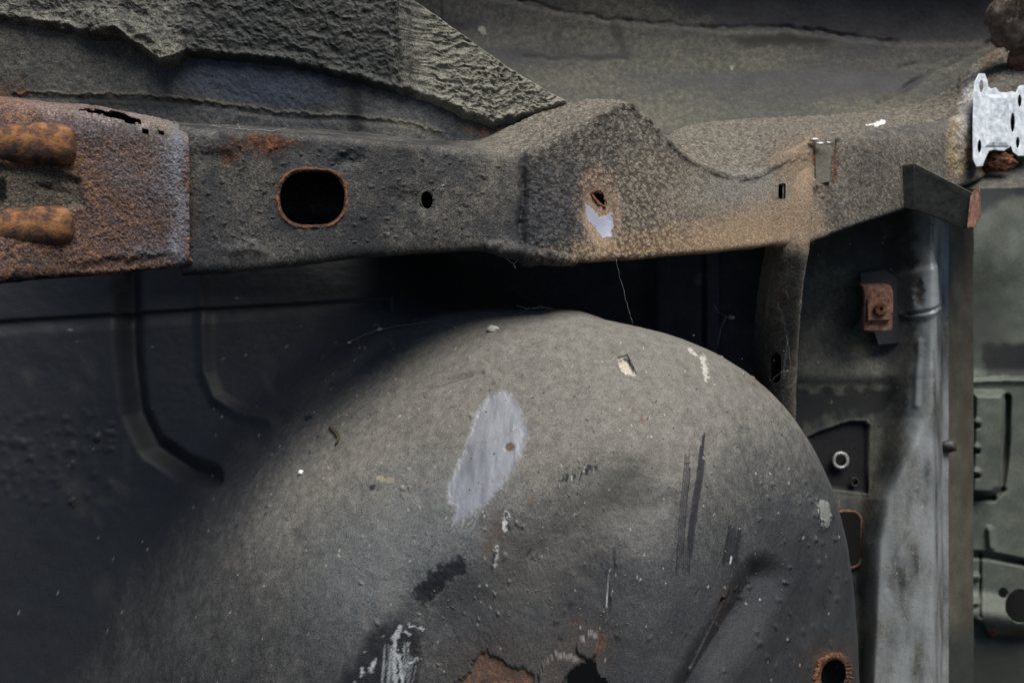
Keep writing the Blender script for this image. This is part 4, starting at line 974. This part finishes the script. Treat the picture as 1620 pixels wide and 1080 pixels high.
bmf.free()
fibres('dust_fibres', P(1622, 22, .93), .040, 1600, .012, M['mud'], mc, .0004)

def web(label, paths, r=.00022, blobs=()):
    rt = root('cobweb', label, 'cobweb', tuple(P(*paths[0][0])))
    for pts in paths:
        q = [P(*a) for a in pts]; out = []
        for a, b in zip(q[:-1], q[1:]):
            for t in np.linspace(0, 1, 7)[:-1]: out.append(a + (b - a) * t + rng.normal(size=3) * .0004)
        out.append(q[-1]); link('thread', tube_mesh(out, r, 4), M['web'], rt)
    for (x, y, d, r_) in blobs: link('dust_knot', blob_mesh(P(x, y, d), r_, x, .6, 2, (1.3, 1, .8)), M['web'], rt)
web('dusty cobweb thread with a pale knot along the left top of the wheel arch', [[*[(x, y, ad(x, y) - .006) for x, y in ((550, 542), (575, 530), (602, 520), (640, 514), (690, 508), (722, 518))]], [(x, y, ad(602, 520) - .007) for x, y in ((602, 520), (598, 512), (590, 516))], [(x, y, ad(602, 520) - .007) for x, y in ((602, 520), (612, 528))]], blobs=((601, 521, ad(601, 521) - .006, .0024), (553, 542, ad(553, 542) - .006, .0016)))
web('pale curled cobweb strand hanging on the dark wall left of the strap', [[(1130, 482, .98), (1136, 494, .98), (1150, 500, .97), (1158, 502, .97)], [(1150, 500, .97), (1140, 520, .97), (1136, 545, .97)]], .0004, ((1156, 502, .97, .0035),))
web('thin cobweb thread hanging below the rail over the dark wall', [[(974, 410, .64), (984, 450, .635), (992, 480, .63), (1001, 512, .62)]], .00005)
web('frayed cobweb threads under the lump of the rail joint', [[(800, 408, .612), (812, 418, .612), (822, 410, .61), (836, 410, .61)], [(812, 418, .612), (816, 424, .612)]], .00025)
web('grey cobweb tuft on the top of the arch crown', [[(818, 484, ad(840, 492) - .006), (840, 488, ad(840, 492) - .006), (870, 487, ad(860, 492) - .006)], [(830, 490, ad(840, 492) - .006), (856, 485, ad(840, 492) - .006), (882, 491, ad(880, 494) - .006)]], .0003)
web('short pale threads beside the small round hole of the rail', [[(690, 300, .583), (700, 294, .582), (706, 290, .582)], [(696, 300, .582), (704, 298, .582)]], .0003)
web('fine pale thread lying along the top edge of the rail', [[(330, 200, .535), (380, 204, .535), (430, 207, .54), (452, 203, .54)], [(380, 204, .535), (376, 196, .535)]], .00022)
web('wispy cobweb strands hanging down the strap beside its slot', [[(1228, 470, .785), (1240, 510, .80), (1246, 540, .81), (1238, 590, .84)], [(1246, 540, .81), (1250, 580, .83), (1246, 620, .85)], [(1222, 600, .85), (1236, 588, .84), (1248, 586, .84)]], .00028)
web('curled pale fibre on the tan end of the strap', [[(1284, 330, .735), (1290, 338, .735), (1300, 338, .74), (1310, 346, .75)], [(1290, 338, .735), (1284, 342, .735)]], .0003)

deps = bpy.context.evaluated_depsgraph_get()
def on_arch(x, y, lift=.001):
    """where the line of sight meets the wheel arch"""
    bpy.context.view_layer.update()
    o = ARCH; mw = o.matrix_world.inverted(); a = mw @ Vector(CAM); b = mw @ Vector(P(x, y, 1.0)); r_ = o.ray_cast(a, (b - a).normalized())
    if not r_[0]: return P(x, y, .7)
    return np.array(o.matrix_world @ (r_[1] - (b - a).normalized() * lift))
tw = [on_arch(x, y, .0016) for x, y in ((521, 676), (526, 679), (531, 684), (536, 692), (533, 700), (530, 704))]
o = link('dry_twig', tube_mesh(tw, [.0010, .0019, .0021, .0017, .0014, .0008], 7), M['twig'])
o['label'] = 'small curled dry brown twig lying on the dusty wheel arch'; o['category'] = 'twig'
o = link('white_crumb', blob_mesh(on_arch(476, 747, .001), .0023, 3, .4, 3), M['white']); o['label'] = 'single bright white crumb on the left of the wheel arch'; o['category'] = 'crumb'
o = link('dust_ball', blob_mesh(on_arch(780, 520, .002), .0035, 6, .8, 3, (1.5, 1, .8)), M['web']); o['label'] = 'pale tuft of lint on top of the wheel arch crown'; o['category'] = 'lint'
# crumbs of dirt nobody could count
allv, allf = [], []
ico = bmesh.new(); bmesh.ops.create_icosphere(ico, subdivisions=1, radius=1); IV = np.array([v.co[:] for v in ico.verts]); IF = [[v.index for v in f.verts] for f in ico.faces]; ico.free()
for k in range(260):
    x, y = rng.uniform(380, 1250), rng.uniform(520, 1000); q = on_arch(x, y, .0002); r_ = rng.uniform(.0003, .0009)
    b0 = len(allv); allv += [tuple(q + v * r_ * rng.uniform(.7, 1.2, 3)) for v in IV]; allf += [tuple(b0 + i for i in f) for f in IF]
me = bpy.data.meshes.new('dirt'); me.from_pydata(allv, [], allf)
o = link('dirt_crumbs', me, M['darkdust']); o['kind'] = 'stuff'; o['label'] = 'fine dirt crumbs scattered over the dusty wheel arch'; o['category'] = 'dirt'
print('triangles', sum(len(o.data.polygons) * 2 for o in sc.objects if o.type == 'MESH'))
